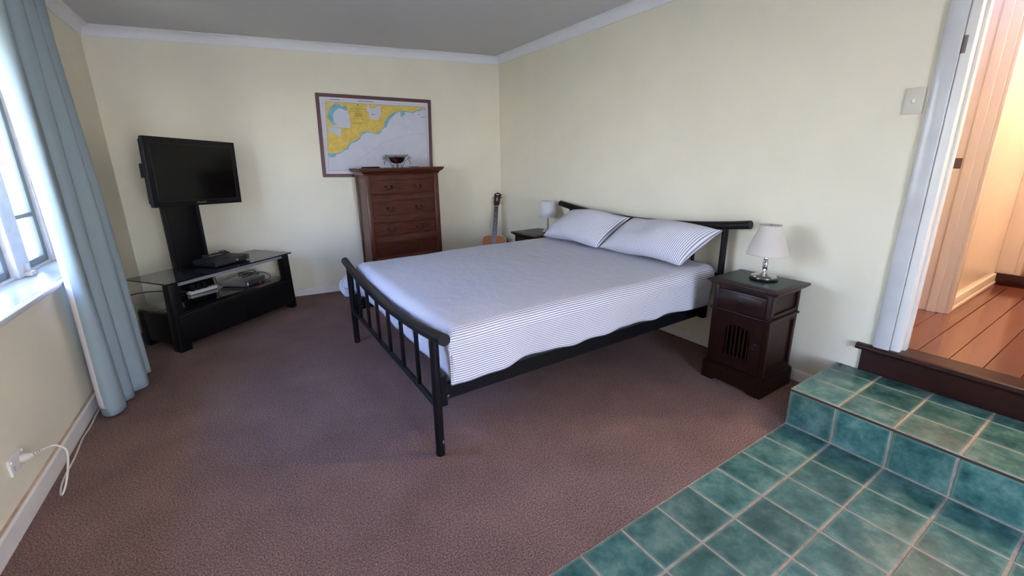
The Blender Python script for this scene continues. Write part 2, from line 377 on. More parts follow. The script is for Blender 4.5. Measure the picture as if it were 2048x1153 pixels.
# cornices: cove profile swept along three walls
def cornice(name, f, L0, L1):
    prof = [(0, HC), (.074, HC), (.074, HC-.006)]+[(.074-.068*math.sin(t), HC-.074+.068*(math.cos(t))) for t in [PI/2*k/8 for k in range(1, 8)]]
    prof = [(.0, HC), (.074, HC), (.074, HC-.007)]
    for k in range(0, 9):
        t = PI/2*k/8; prof.append((.074-.064*math.sin(t), HC-.074+.067*math.cos(t)))
    prof += [(.008, HC-.074), (0, HC-.074)]
    g = G(); g.prism([f(L0, d, z) for d, z in prof], f(L1, 0, 0)-f(L0, 0, 0)); return struct(g.build(name, 'cornice', ang=25), 'white plaster cove cornice')
cornice('trim_1', BW, 0, W)
cornice('trim_2', LW, 0, LWLEN)
cornice('trim_3', lambda a, d, z: Vector((-d, -a, z)), -.02, -YF)
# skirtings
def skirt(name, f, a0, a1, h=.068, t=.014):
    g = G(); g.prism([f(a0, 0, 0), f(a0, t, 0), f(a0, t, h-.008), f(a0, t-.006, h), f(a0, 0, h)], f(a1, 0, 0)-f(a0, 0, 0)); return struct(g.build(name, 'skirt', ang=25), 'white painted skirting board')
skirt('baseboard_back', BW, 0, W)
skirt('baseboard_right', lambda a, d, z: Vector((-d, -a, z)), 0, -Y0)
bl = skirt('baseboard_left', LW, 0, LWLEN, .085, .022)
g = G(); quadbox(g, LW, .3, LWLEN-.4, .0005, .013, .0852, .0862); g.build('worn_edge', mat('bare timber wear', (.62, .43, .30), .7, var=.25, vscale=9), bl)

# ------------------------------------------------------------------ tiled landing and step
tf = struct(G().box(fx-.1, -X0+.0, YF, Y0, -.12, -.0025).build('floor_tiled', 'grout'), 'teal tiled landing floor with sandy grout')
proto = G().box(-.0962, .0962, -.0962, .0962, -.008, 0, .002, 1).build('tile', 'tile', tf)
first = True
for j in range(11):
    for i in range(15):
        x, y = -X0-T*(i+.5), Y0-T*(j+.5)
        if x < -3.45: continue
        if first: proto.location = (x, y, 0); first = False
        else: copy_part(proto, tf, (x+random.uniform(-.0008, .0008), y+random.uniform(-.0008, .0008), random.uniform(-.0006, .0004)))
ZP = .201
step = struct(G().box(-X0+.0005, 0, YF+.02, Y0-.002, -.1, ZP-.0025).build('floor_step', 'grout'), 'teal tiled step below the doorway')
# tread tiles: two whole rows and a narrow back row
tp = G().box(-.0962, .0962, -.0962, .0962, -.008, 0, .002, 1).build('tile', 'tile', step); tp.location = (-X0+.1, Y0-T*.5, ZP)
bk = G().box(-.0525, .0525, -.0962, .0962, -.008, 0, .002, 1).build('tile', 'tile', step); bk.location = (-X0+.1+T*1.5+.055, Y0-T*.5, ZP)
rs = G().box(-.092, .088, -.0962, .0962, -.008, 0, .002, 1).build('tile', 'tile', step); rs.location = (-X0-.0035, Y0-T*.5, .0965); rs.rotation_euler = (0, -PI/2, 0)
for j in range(11):
    y = Y0-T*(j+.5)
    if y < YF+.1: continue
    if j: copy_part(tp, step, (-X0+.1, y, ZP)); copy_part(bk, step, (-X0+.1+T*1.5+.055, y, ZP)); copy_part(rs, step, (-X0-.0035, y, .0965))
    copy_part(tp, step, (-X0+.1+T, y, ZP))
G().box(-X0-.003, -X0+.004, YF+.02, Y0-.001, ZP-.016, ZP-.0060, .001, 1).build('step_edge_trim', mat('brown edge trim', (.05, .034, .022), .6), step)

# ------------------------------------------------------------------ doorway and hall
hf = struct(G().box(.112, 4.3, -4.9, -3.05, HZ-.16, HZ-.024).box(.0, .112, -4.64, -3.80, HZ-.044, HZ-.034).build('floor_hall', mat('dark gap', (.03, .012, .008), .8)), 'red timber floorboards of the hall')
g = G(); pr = [(.0, HZ), (-.022, HZ), (-.032, HZ-.004), (-.037, HZ-.012), (-.037, HZ-.020), (-.030, HZ-.030), (-.018, HZ-.033), (.0, HZ-.033)]
g.prism([(x, -3.618, z) for x, z in pr], (0, -1.28, 0)); g.box(-.001, .106, DY1+.002, DY0-.002, HZ-.033, HZ); o = g.build('nosing', 'nose', hf, ang=50); tag(o, 'dark timber nosing along the doorway step')
o = G().box(-.012, .0, -4.9, -3.642, ZP, HZ-.034, .002, 1).build('riser', 'nose', hf); tag(o, 'dark timber riser under the doorway')
yb = -3.02; k = 0
while yb > -4.9:
    w_ = .1155; x0 = .108
    G().box(x0, 2.04, yb-w_+.0012, yb-.0012, HZ-.024, HZ-.0006*(k % 2), .0015, 1).build('plank', 'jarrah', hf); yb -= w_; k += 1
# door lining of the bedroom doorway
d1 = root('door_1', (0, DY0, HZ), 'white painted door frame between bedroom and hall', None, kind='structure')
def arch(g, y0, y1, x0=-.018, x1=0., z0=0, z1=DH-HZ+.07):
    g.prism([(x1, y0, z0), (x0+.004, y0, z0), (x0, y0+.006 if y1 > y0 else y0-.006, z0), (x0-.003, y1-.02 if y1 > y0 else y1+.02, z0), (x0+.002, y1-.005 if y1 > y0 else y1+.005, z0), (x1, y1, z0)], (0, 0, z1-z0))
g = G(); arch(g, .035, .105); g.build('architrave', 'trimw', d1, ang=30)
g = G(); g.box(-.016, 0, -.985, -.908, 0, DH-HZ+.07, .003); g.build('architrave', 'trimw', d1)
g = G(); g.box(-.018, 0, -.985, .105, DH-HZ, DH-HZ+.07, .003); g.build('architrave', 'trimw', d1)
g = G(); g.box(-.006, .115, -.001, .034, 0, DH-HZ, .004); g.box(.045, .085, -.013, 0, 0, DH-HZ-.02, .003); g.build('jamb', 'white', d1)
g = G(); g.box(-.006, .115, -.909, -.876, 0, DH-HZ, .003); g.build('jamb', 'white', d1)
g = G(); g.tube([(-.002, .028, 1.395), (-.002, .028, 1.465)], .0095, 12); tag(g.build('hinge', mat('painted-over hinge', (.16, .13, .12), .4, metal=.4), d1), 'dull brown hinge')
# hall wall on the left with its own doorway
HY = -3.735
struct(G().box(.985, 2.14, HY, HY+.16, HZ-.05, 2.85).build('wall_hall', 'hallw'), 'glossy cream hall wall')
struct(G().box(.115, .985, HY, HY+.14, 2.46, 2.85).build('wall_hall_head', 'hallw'), 'wall above the side doorway in the hall')
d3 = root('door_2', (.93, HY, HZ), 'cream painted frame of the side doorway in the hall', None, kind='structure')
g = G(); g.box(-.018, .02, -.004, .155, 0, 2.11, .003); g.box(-.030, -.017, .035, .075, 0, 2.1, .002); g.build('jamb', 'halltr', d3)
g = G(); g.box(-.012, .062, -.022, -.003, 0, 2.17, .004); g.build('architrave', 'halltr', d3)
g = G(); g.box(-.82, .062, -.022, -.003, 2.10, 2.17, .004); g.build('architrave', 'halltr', d3)
g = G(); g.box(-.0195, -.0175, .085, .12, .885, .945, .0005, 1); g.box(-.021, -.0185, .096, .110, .903, .927); tag(g.build('strike_plate', mat('dull strike plate', (.14, .11, .12), .35, metal=.8), d3), 'dull metal strike plate')
hs = G(); hs.box(.985, 2.06, HY-.016, HY, HZ, HZ+.085, .004); hs.box(.985, 2.06, HY-.022, HY, HZ, HZ+.028, .006)
struct(hs.build('baseboard_hall', 'halltr'), 'white hall skirting board')
# far step and frame at the end of the hall
struct(G().box(2.04, 2.075, -4.9, HY, HZ, HZ+.086, .004).build('trim_4', 'nose'), 'dark timber step at the end of the hall')
struct(G().box(2.07, 4.3, -4.9, -3.0, HZ-.02, HZ+.084).build('floor_far', 'jarrah'), 'raised timber floor beyond the hall')
d4 = root('door_3', (2.06, HY, HZ+.086), 'tan painted door frame at the far end of the hall', None, kind='structure')
g = G(); g.box(0, .02, -.115, 0, 0, 2.4, .004); g.box(.018, .13, -.125, -.06, 0, 2.4, .003); g.box(-.006, .012, -.125, -.095, 0, 2.4, .003); g.build('architrave', 'halltr', d4)
struct(G().box(2.12, 2.22, -3.80, -3.0, HZ, 2.85).build('wall_hall_end', 'hallw'), 'hall end wall')
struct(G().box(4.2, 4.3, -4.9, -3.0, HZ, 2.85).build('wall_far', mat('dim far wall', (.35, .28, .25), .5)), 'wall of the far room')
struct(G().box(.11, 4.3, -5.0, -4.9, HZ-.1, 2.85).build('wall_hall_right', 'hallw'), 'hall wall opposite')
struct(G().box(.11, 4.3, -3.05, -2.95, HZ-.1, 2.85).build('wall_side_room', 'hallw'), 'side room wall')
struct(G().box(.11, 4.3, -5.0, -2.95, 2.75, 2.85).build('ceiling_hall', 'ceil'), 'hall ceiling')
# hall pendant lamp (warm)
pl = root('pendant_lamp', (1.15, -4.48, 2.75), 'small round warm hall ceiling lamp', 'lamp')
G().lathe([(.0, 0), (.06, 0), (.06, -.02), (.012, -.03), (.012, -.06)], 20).build('canopy', 'white', pl)
em, nt, b = new_mat('lit opal glass'); b.inputs['Emission Color'].default_value = (1, .76, .52, 1); b.inputs['Emission Strength'].default_value = 62; b.inputs['Base Color'].default_value = (.9, .85, .75, 1)
G().lathe([(.02, -.05), (.06, -.06), (.09, -.09), (.10, -.13), (.085, -.17), (.05, -.195), (0, -.205)], 24).build('globe', em, pl)

# ------------------------------------------------------------------ window
wr = root('window_1', tuple(LW(WA0, -.225, WZ0)), 'white timber window with deep sill beside the curtain', None, kind='structure')
g = G(); quadbox(g, LW, WA0-.06, WA1+.06, 0, .035, .745, .770, .004); quadbox(g, LW, WA0, WA1, -.24, .002, .7525, .7702); g.build('sill', mat('white glossy sill', (.62, .61, .62), .14), wr, world=True)
g = G(); fd0, fd1 = -.25, -.19
quadbox(g, LW, WA0, WA0+.05, fd0, fd1, .77, WZ1, .003); quadbox(g, LW, WA1-.05, WA1, fd0, fd1, .77, WZ1, .003); quadbox(g, LW, WA0, WA1, fd0, fd1, WZ1-.05, WZ1, .003); quadbox(g, LW, WA0, WA1, fd0, fd1-.012, .77, .785, .002)
g.build('frame', 'winw', wr, world=True)
def sash(a0, a1):
    s = .048; g = G(); e0, e1 = -.243, -.212
    quadbox(g, LW, a0, a0+s, e0, e1, .786, WZ1-.05, .003); quadbox(g, LW, a1-s, a1, e0, e1, .786, WZ1-.05, .003)
    quadbox(g, LW, a0, a1, e0, e1, .786, .826, .003); quadbox(g, LW, a0, a1, e0, e1, WZ1-.10, WZ1-.05, .003)
    quadbox(g, LW, a0, a1, e0+.004, e1-.004, 1.068, 1.092, .002)
    g.build('sash', 'alu', wr, world=True)
    g = G(); quadbox(g, LW, a0+.03, a1-.03, -.229, -.225, .81, WZ1-.08); g.build('pane', 'pane', wr, world=True)
sash(WA0+.055, 1.485); sash(1.66, 2.24); sash(2.38, WA1-.055)
for a in (1.49, 2.225):
    g = G(); quadbox(g, LW, a, a+.165, fd0, fd1+.01, .77, WZ1, .004); g.build('mullion', 'winw', wr, world=True)
g = G(); quadbox(g, LW, 1.535, 1.60, fd1+.005, fd1+.042, .772, .795, .003); quadbox(g, LW, 1.56, 1.575, fd1+.008, fd1+.028, .79, .84, .003); g.build('catch', 'plastic_cr', wr, world=True)
# glazed door behind the camera
d5 = root('door_4', ((GX0+GX1)/2, YF-.06, 0), 'sliding glass door behind the tiled landing', None, kind='structure')
g = G(); hw = (GX1-GX0)/2
for a, b_ in ((-hw, -hw+.06), (-.035, .035), (hw-.06, hw)): g.box(a, b_, -.03, .03, 0, GH)
g.box(-hw, hw, -.03, .03, GH-.06, GH); g.box(-hw, hw, -.03, .03, 0, .05); g.build('frame', 'alu', d5)
for a, b_ in ((-hw+.05, -.02), (.02, hw-.05)): G().box(a, b_, -.003, .003, .04, GH-.05).build('pane', 'pane', d5)

# ------------------------------------------------------------------ outside
gr = struct(G().box(-30, 0, -26, 32, -.30, -.20).build('ground_lawn', 'grass'), 'dry lawn outside the window')
struct(G().box(-5.5, 1.5, -13.5, YF-.12, -.2, -.06).build('ground_paving', 'paving'), 'pale paving outside the glass door')
struct(G().box(-4.6, .8, YF-.35, YF-.10, 2.5, 2.58).build('eave_front', 'ceil'), 'eave over the glass door')
g = G(); quadbox(g, LW, -.6, LWLEN+.6, -.95, -.24, 2.5, 2.58); struct(g.build('added_eave_left', 'ceil'), 'unseen eave added over the window to cut its sky light')  # unseen eave, its depth shaped to dim the sky light through the window
fc = root('steel_fence', (-7.5, 8.2, -.2), 'pale blue corrugated steel fence at the end of the lawn', 'fence')
for k in range(9):
    x = -4.4+k*1.0
    pts = [(x+i*.05, .018*math.sin(i*PI/2), 0) for i in range(21)]
    pts2 = [(p[0], p[1]+.004, 0) for p in pts[::-1]]
    G().prism(pts+pts2, (0, 0, 1.55)).build('panel', 'fence', fc)
G().box(-4.5, 4.7, -.05, .05, 1.55, 1.60).build('rail', 'fence', fc)
sh = root('garden_shed', (-8.0, 12.4, -.2), 'red steel shed roof showing over the fence', 'shed')
G().box(-3.2, 3.6, -1.2, 1.2, 0, 1.5).build('wall', 'fence', sh)
G().prism([(-3.4, -1.5, 1.5), (-3.4, 1.5, 1.5), (-3.4, 0, 2.35)], (7.2, 0, 0)).build('roof', 'redroof', sh)

# ------------------------------------------------------------------ bed
bed = root('bed_frame', (-1.09, -2.05, 0), 'black tubular metal bed frame with curved head and foot rails', 'bed')
FX, HX = -2.115, -.075
def bp_(g, name, m='dark_metal', ang=40): return g.build(name, m, bed, ang, world=True)
fz = lambda y: .553+.075*((y+2.0)/.9)**2
hz = lambda y: .856+.066*((y+2.1)/.9)**2
g = G(); ys = [-1.115-1.79*k/36 for k in range(37)]; g.tube([(FX, y, fz(y)) for y in ys], .0265, 20); bp_(g, 'foot_rail')
for y in (-2.785, -1.235):
    g = G(); g.tube([(FX, y, .0), (FX, y, fz(y)-.01)], .0215, 20); bp_(g, 'leg')
for k in range(6):
    y = -1.235-(1.55)*(k+1)/7
    g = G(); g.tube([(FX, y, .262), (FX, y, fz(y)-.01)], .0115, 12); bp_(g, 'foot_bar')
g = G(); g.tube([(FX, -1.24, .258), (FX, -2.78, .258)], .0155, 14); bp_(g, 'lower_foot_rail')
ys = [-1.20-1.81*k/36 for k in range(37)]
g = G(); g.tube([(HX, y, hz(y)) for y in ys], .0265, 20); bp_(g, 'head_rail')
for y in (-2.855, -1.36):
    g = G(); g.tube([(HX, y, .0), (HX, y, hz(y)-.01)], .0195, 20); bp_(g, 'leg')
for k in range(6):
    y = -1.36-(1.495)*(k+1)/7
    g = G(); g.tube([(HX, y, .56), (HX, y, hz(y)-.01)], .0115, 12); bp_(g, 'head_bar')
g = G(); g.tube([(HX, -1.365, .562), (HX, -2.85, .562)], .0155, 14); bp_(g, 'lower_head_rail')
for y in (-2.765, -1.262):
    g = G(); g.box(FX+.03, HX-.02, y-.016, y+.016, .272, .350, .002, 1); bp_(g, 'side_rail')
    for xx in (FX+.022, HX-.024):
        g = G(); g.box(xx-.012, xx+.03, y-.024, y+.024, .245, .40, .002, 1); bp_(g, 'bracket')
    g = G(); g.tube([(FX+.05, y-.024, .30), (FX+.05, y-.034, .30)], .007, 10); bp_(g, 'bolt', 'chrome')
for k in range(9):
    x = -1.95+k*.21
    g = G(); g.box(x-.035, x+.035, -2.75, -1.277, .318, .334, .002, 1); bp_(g, 'slat', M['plastic_cr'])
g = G(); g.box(-1.1-.02, -1.1+.02, -2.75, -1.277, .285, .316); bp_(g, 'cross_beam')
# oval worn patch near the foot of the near leg, laid on as a silver disc
g = G(); g.lathe([(0, .0), (.006, .001)], 12); o = g.build('worn_patch', 'silver', bed); o.location = (FX+1.09+.0085, -2.785+2.05-.0205, .075); o.rotation_euler = (PI/2, 0, .35); o.scale = (.9, 1.8, 1)

mt = G(); mt.box(-2.035, -.105, -2.755, -1.27, .335, .60, .05, 4); tag(mt.build('mattress', 'mattress'), 'white mattress lying on the bed frame under the striped quilt', 'mattress')

# quilt: one cloth bent over the mattress edges (foot, near and far side)
def quilt():
    xf, xh, yn, yf, zt, r = -2.068, -.105, -2.835, -1.225, .628, .062
    na, nb_ = 120, 120
    da, dn, df = .245, .268, .33
    arc = r*PI/2
    def prof(s, flat):            # s>flat: distance past the flat part -> (outward, drop)
        t = s-flat
        if t <= 0: return 0, 0
        if t < arc: return r*math.sin(t/r), r*(1-math.cos(t/r))
        return r, r+(t-arc)
    LA = xh-xf-r; LB = (yf-yn)/2-r; yc = (yf+yn)/2
    a_tot = LA+arc+da-r; b_n = LB+arc+dn-r; b_f = LB+arc+df-r
    def uvp(i, j):
        a = i/na*a_tot; b = -b_n+(b_n+b_f)*j/nb_; return a, b
    rnd = random.Random(3); ph = [rnd.uniform(0, 6.28) for _ in range(12)]
    def pt(i, j):
        a, b = uvp(i, j)
        oa, ka = prof(a, LA); s = -1 if b < 0 else 1
        ob, kb = prof(abs(b), LB)
        x = xh-min(a, LA)-oa; y = yc+s*(min(abs(b), LB)+ob)
        # soft corner: pull the vertical edge in when both sides drop
        m_ = min(ka, kb)
        x += m_*.10*min(1, m_/.05); y -= s*m_*.07*min(1, m_/.05)
        k = max(ka, kb) if m_ < r else max(ka, kb)
        z = zt-k
        # quilt loft and wrinkles
        ta, tb = min(1, a/(LA+r)), abs(b)/(LB+r)
        if k < r:
            z += .010*(1-min(1, tb)**4)*(1-ta**6)+.0035*math.sin(5*x+3.1*y+ph[0])*math.sin(4*y+ph[1])+.002*math.sin(13*x+ph[2])*math.sin(9*y-4*x+ph[3])
        if kb > r*.9 and s < 0:                       # near side hangs with gentle waves, hem rises mid-length
            q = (kb-r)/(dn-r)
            y += -.012*q*math.sin(7.5*x+ph[4])-.008*q*math.sin(17*x+ph[5])+.014*q
            hem = .022*math.sin(PI*min(1, max(0, (x-xf)/(xh-xf))))+.006*math.sin(11*x+ph[6])+.004*math.sin(29*x+ph[7])
            z += q*hem
            if x > -.55: y += .012*q*math.sin(26*(x+.2*z))*min(1, (x+.55)/.2)
        if kb > r*.9 and s > 0:                       # far side billows out near the foot
            q = (kb-r)/(df-r); fl = math.exp(-((x+2.07)/.20)**2); w_ = math.sin(PI*min(1, q*.72+.03))
            y += fl*.16*w_+.01*q*math.sin(9*x+ph[8]); x -= fl*.108*w_; z += fl*.04*q
        if ka > r*.9:
            q = (ka-r)/(da-r)
            x += .003*q*math.sin(14*y+ph[9])-.003*q*math.sin(33*y+ph[10])+.018*q
            z += .002*q*math.sin(8*y+ph[11])
        return (x, y, z)
    g = G(); g.grid(pt, na, nb_, lambda i, j: (uvp(i, j)[0], uvp(i, j)[1]+2))
    o = g.build('quilt', 'stripe', ang=75)
    md = o.modifiers.new('thick', 'SOLIDIFY'); md.thickness = .010; md.offset = -1
    return tag(o, 'blue-grey and white striped quilt spread over the bed', 'quilt')
quilt()

def pillow(name, cy, wy, hh, th, xb, zb, xt, zt, skew, label, flap, seed):
    rnd = random.Random(seed); n = 44; m_ = 34
    ax = Vector((xt-xb, 0, zt-zb)); H = ax.length; ax.normalize(); nrm = Vector((-ax.z, 0, ax.x))
    c = Vector(((xb+xt)/2, cy, (zb+zt)/2)); p = [rnd.uniform(0, 6) for _ in range(8)]
    def f(side):
        def pt(i, j):
            u = -1+2*i/n; v = -1+2*j/m_
            # pinched corners: the outline sags between corners
            ux = u*(1-.045*(1-u*u*0)*(1-abs(v)**2)*.9); vv = v*(1-.09*(1-abs(u)**2.5)*.6)
            t = (max(0, 1-abs(u)**3.2)*max(0, 1-abs(v)**2.6))**.55
            t *= th/2*(1+.10*math.sin(3*u+p[0])*math.cos(2.5*v+p[1])+.05*math.sin(7*u+p[2]+2*v))
            q = c+Vector((0, -1, 0))*(ux*wy/2)+ax*(vv*H/2)+nrm*(side*t*(1.25 if side > 0 else .75))
            q.y += skew*(v)*(.5+.5*abs(u))*.06
            q += nrm*(.010*math.sin(4*u+p[3]))
            return q
        return pt
    g = G(); uvf = lambda i, j: ((i/n)*wy, (j/m_)*H)
    g.grid(f(1), n, m_, uvf); g.grid(f(-1), n, m_, uvf)
    bmesh.ops.remove_doubles(g.bm, verts=g.bm.verts, dist=.0004)
    o = g.build(name, 'stripe_p', ang=80)
    return tag(o, label, 'pillow', 'striped pillows against the head rail')
pillow('pillow', -1.718, .69, .42, .17, -.395, .662, -.115, .885, -.6, 'striped pillow with folded flap, on the lamp-and-guitar side of the bed', True, 1)
pillow('pillow', -2.446, .72, .42, .17, -.375, .660, -.115, .880, -.9, 'striped pillow beside the bell-shaded lamp, overlapping the other pillow', False, 2)

# ------------------------------------------------------------------ bedside cabinets
def nightstand(loc, label):
    o = root('bedside_cabinet', loc, label, 'cabinet', -PI/2, 'dark timber bedside cabinets with green leather tops')
    # local: x = width, front = -y
    def P(g, n, m='mahog', par=None, ang=30): return g.build(n, m, par or o, ang)
    g = G(); hw, hd = .178, .168
    # plinth with a scalloped apron
    for s in (-1, 1):
        pr = [(-hw, 0), (-hw, .105), (hw, .105), (hw, 0), (.11, 0), (.085, .018), (-.085, .018), (-.11, 0)]
    g.prism([(x, -hd, z) for x, z in pr], (0, .02, 0)); g.box(-hw, -hw+.02, -hd+.02, hd, 0, .105); g.box(hw-.02, hw, -hd+.02, hd, 0, .105); g.box(-hw+.02, hw-.02, hd-.02, hd, 0, .105)
    g.box(-hw+.003, hw-.003, -hd+.003, hd, .105, .116, .004); P(g, 'plinth')
    bw, bdp = .165, .152
    g = G(); g.box(-bw, -bw+.03, -bdp, -bdp+.03, .116, .612, .002); g.box(bw-.03, bw, -bdp, -bdp+.03, .116, .612, .002)
    g.box(-bw, -bw+.03, bdp-.03, bdp, .116, .612, .002); g.box(bw-.03, bw, bdp-.03, bdp, .116, .612, .002)
    for s in (-1, 1):
        xx = s*(bw-.012); g.box(min(xx, xx-s*.008), max(xx, xx-s*.008), -bdp+.02, bdp-.02, .116, .612)
        xx = s*bw; a, b_ = min(xx, xx-s*.02), max(xx, xx-s*.02)
        for z0, z1 in ((.116, .150), (.425, .455), (.47, .492), (.588, .612)): g.box(a, b_, -bdp+.02, bdp-.02, z0, z1)
    g.box(-bw+.01, bw-.01, bdp-.016, bdp-.008, .116, .612)
    g.box(-bw+.02, bw-.02, -bdp+.004, -bdp+.03, .588, .612); g.box(-bw+.02, bw-.02, -bdp+.004, -bdp+.03, .452, .478)
    g.box(-bw+.02, bw-.02, -bdp+.12, -bdp+.128, .12, .60); P(g, 'carcass')
    g = G(); g.box(-bw-.012, bw+.012, -bdp-.013, bdp, .453, .468, .006, 3); P(g, 'moulding')
    dr = G(); dr.box(-.135, .135, -bdp-.004, -bdp+.014, .480, .586, .003); dr.box(-.120, .120, -bdp-.008, -bdp, .494, .573, .004); dr = P(dr, 'drawer', 'mahog_t')
    g = G(); g.lathe([(0, 0), (.014, 0), (.015, .004), (.006, .006), (.005, .012), (0, .013)], 16); k = g.build('knob', 'iron', dr); k.location = (0, -bdp-.008, .533); k.rotation_euler = (PI/2, 0, 0)
    g = G(); g.tube([(.013*math.cos(t), 0, .013*math.sin(t)) for t in [2*PI*i/20 for i in range(20)]], .0022, 8, closed=True); k = g.build('ring', 'iron', dr); k.location = (0, -bdp-.018, .524)
    # door with arched slatted opening
    x0, x1, z0, z1, ox, zb_, zs, za = -.135, .135, .120, .450, .072, .190, .345, .385
    y0, y1 = -bdp+.001, -bdp+.019
    g = G(); g.box(x0, -ox, y0, y1, z0, z1); g.box(ox, x1, y0, y1, z0, z1); g.box(-ox, ox, y0, y1, z0, zb_)
    arcp = [(ox*math.cos(t), zs+(za-zs)*math.sin(t)) for t in [PI*i/14 for i in range(15)]]
    for a, b_ in zip(arcp, arcp[1:]): g.prism([(a[0], y0, a[1]), (b_[0], y0, b_[1]), (b_[0], y0, z1), (a[0], y0, z1)], (0, y1-y0, 0))
    g.box(-ox-.004, ox+.004, y0-.006, y0+.004, zb_-.010, zb_, .002); bmesh.ops.remove_doubles(g.bm, verts=g.bm.verts, dist=.0001); dor = P(g, 'door')
    for k in range(6):
        xx = -ox+(k+.5)*2*ox/6
        top = zs+(za-zs)*math.sqrt(max(0, 1-(xx/ox)**2))
        g = G(); g.tube([(xx, y0+.010, zb_-.004), (xx, y0+.010, top+.004)], .0048, 8); P(g, 'slat', 'mahog', dor)
    g = G(); g.lathe([(0, 0), (.013, 0), (.013, .003), (.005, .006), (.005, .011), (0, .012)], 16); k = g.build('knob', 'iron', dor); k.location = (.108, y0, .300); k.rotation_euler = (PI/2, 0, 0)
    g = G(); g.tube([(.012*math.cos(t), 0, .012*math.sin(t)) for t in [2*PI*i/20 for i in range(20)]], .002, 8, closed=True); k = g.build('ring', 'iron', dor); k.location = (.108, y0-.010, .290)
    # top
    g = G(); g.box(-.200, .200, -.182, .176, .620, .637, .006, 3); g.box(-.186, .186, -.168, .170, .608, .621, .004); P(g, 'top', 'mahog_t')
    g = G(); g.box(-.168, .168, -.135, .150, .636, .6385, .001, 1); t = P(g, 'leather_inset', 'leather'); t['label'] = 'green leather writing inset'
    return o
nightstand((-.243, -3.180, 0), 'dark timber bedside cabinet under the bell-shaded lamp, next to the tiled step')
nightstand((-.243, -1.045, 0), 'dark timber bedside cabinet under the cone-shaded lamp, between bed and guitar')
ZT = .6385

def table_lamp(loc, kind, label, tilt=0):
    o = root('table_lamp', loc, label, 'lamp')
    g = G()
    if kind == 'bell':
        g.lathe([(0, 0), (.070, 0), (.073, .004), (.073, .010), (.066, .014)], 36); g.build('base_foot', 'iron', o)
        g = G(); g.lathe([(.066, .012), (.066, .020), (.058, .026), (.040, .031), (.022, .036), (.014, .042), (.0, .043)], 36); g.build('base', 'chrome', o)
        g = G(); g.lathe([(0, .040), (.012, .040), (.008, .052), (.011, .056), (.013, .075), (.015, .095), (.011, .118), (.013, .122), (.011, .128), (.010, .150), (0, .150)], 24); g.build('stem', 'chrome', o)
        prof = [(.104, .150), (.1035, .158), (.098, .180), (.090, .206), (.080, .236), (.069, .265), (.060, .288), (.055, .305), (.0545, .318)]; hole = .318
        m = 'shade'
    else:
        g.lathe([(0, 0), (.056, 0), (.058, .006), (.050, .014), (.030, .020), (.016, .030), (.0, .031)], 32); g.build('base', 'chrome', o)
        g = G(); g.lathe([(0, .028), (.010, .028), (.0085, .06), (.0085, .140), (.011, .145), (0, .150)], 20); g.build('stem', 'chrome', o)
        prof = [(.094, .148), (.058, .303)]; hole = .303; m = 'shade_w'
    g = G(); g.lathe(prof, 48)
    s = g.build('shade', m, o, ang=60); md = s.modifiers.new('t', 'SOLIDIFY'); md.thickness = .0015
    for z, r in ((prof[0][1], prof[0][0]), (prof[-1][1], prof[-1][0])):
        g = G(); g.tube([(r*math.cos(t), r*math.sin(t), z) for t in [2*PI*i/48 for i in range(48)]], .0018, 6, closed=True); g.build('rim', m, s)
    g = G(); rt = prof[-1][0]
    for k in range(3):
        a = 2*PI*k/3+.4; g.tube([(0, 0, hole-.03), (rt*math.cos(a)*.6, rt*math.sin(a)*.6, hole-.012), (rt*math.cos(a), rt*math.sin(a), hole-.004)], .0014, 6)
    g.build('spider', 'iron', s)
    g = G(); g.lathe([(.013, .150), (.016, .152), (.016, .19), (.010, .194), (.022, .215), (.027, .24), (.022, .262), (0, .275)], 20); g.build('bulb', 'plastic_w', o)
    if tilt: o.rotation_euler = tilt
    return o
table_lamp((-.212, -3.192, ZT+.0005), 'bell', 'silver-based table lamp with cream bell shade, near the tiled step')
table_lamp((-.150, -1.105, ZT+.0005), 'cone', 'slim chrome table lamp with white cone shade, near the guitar')

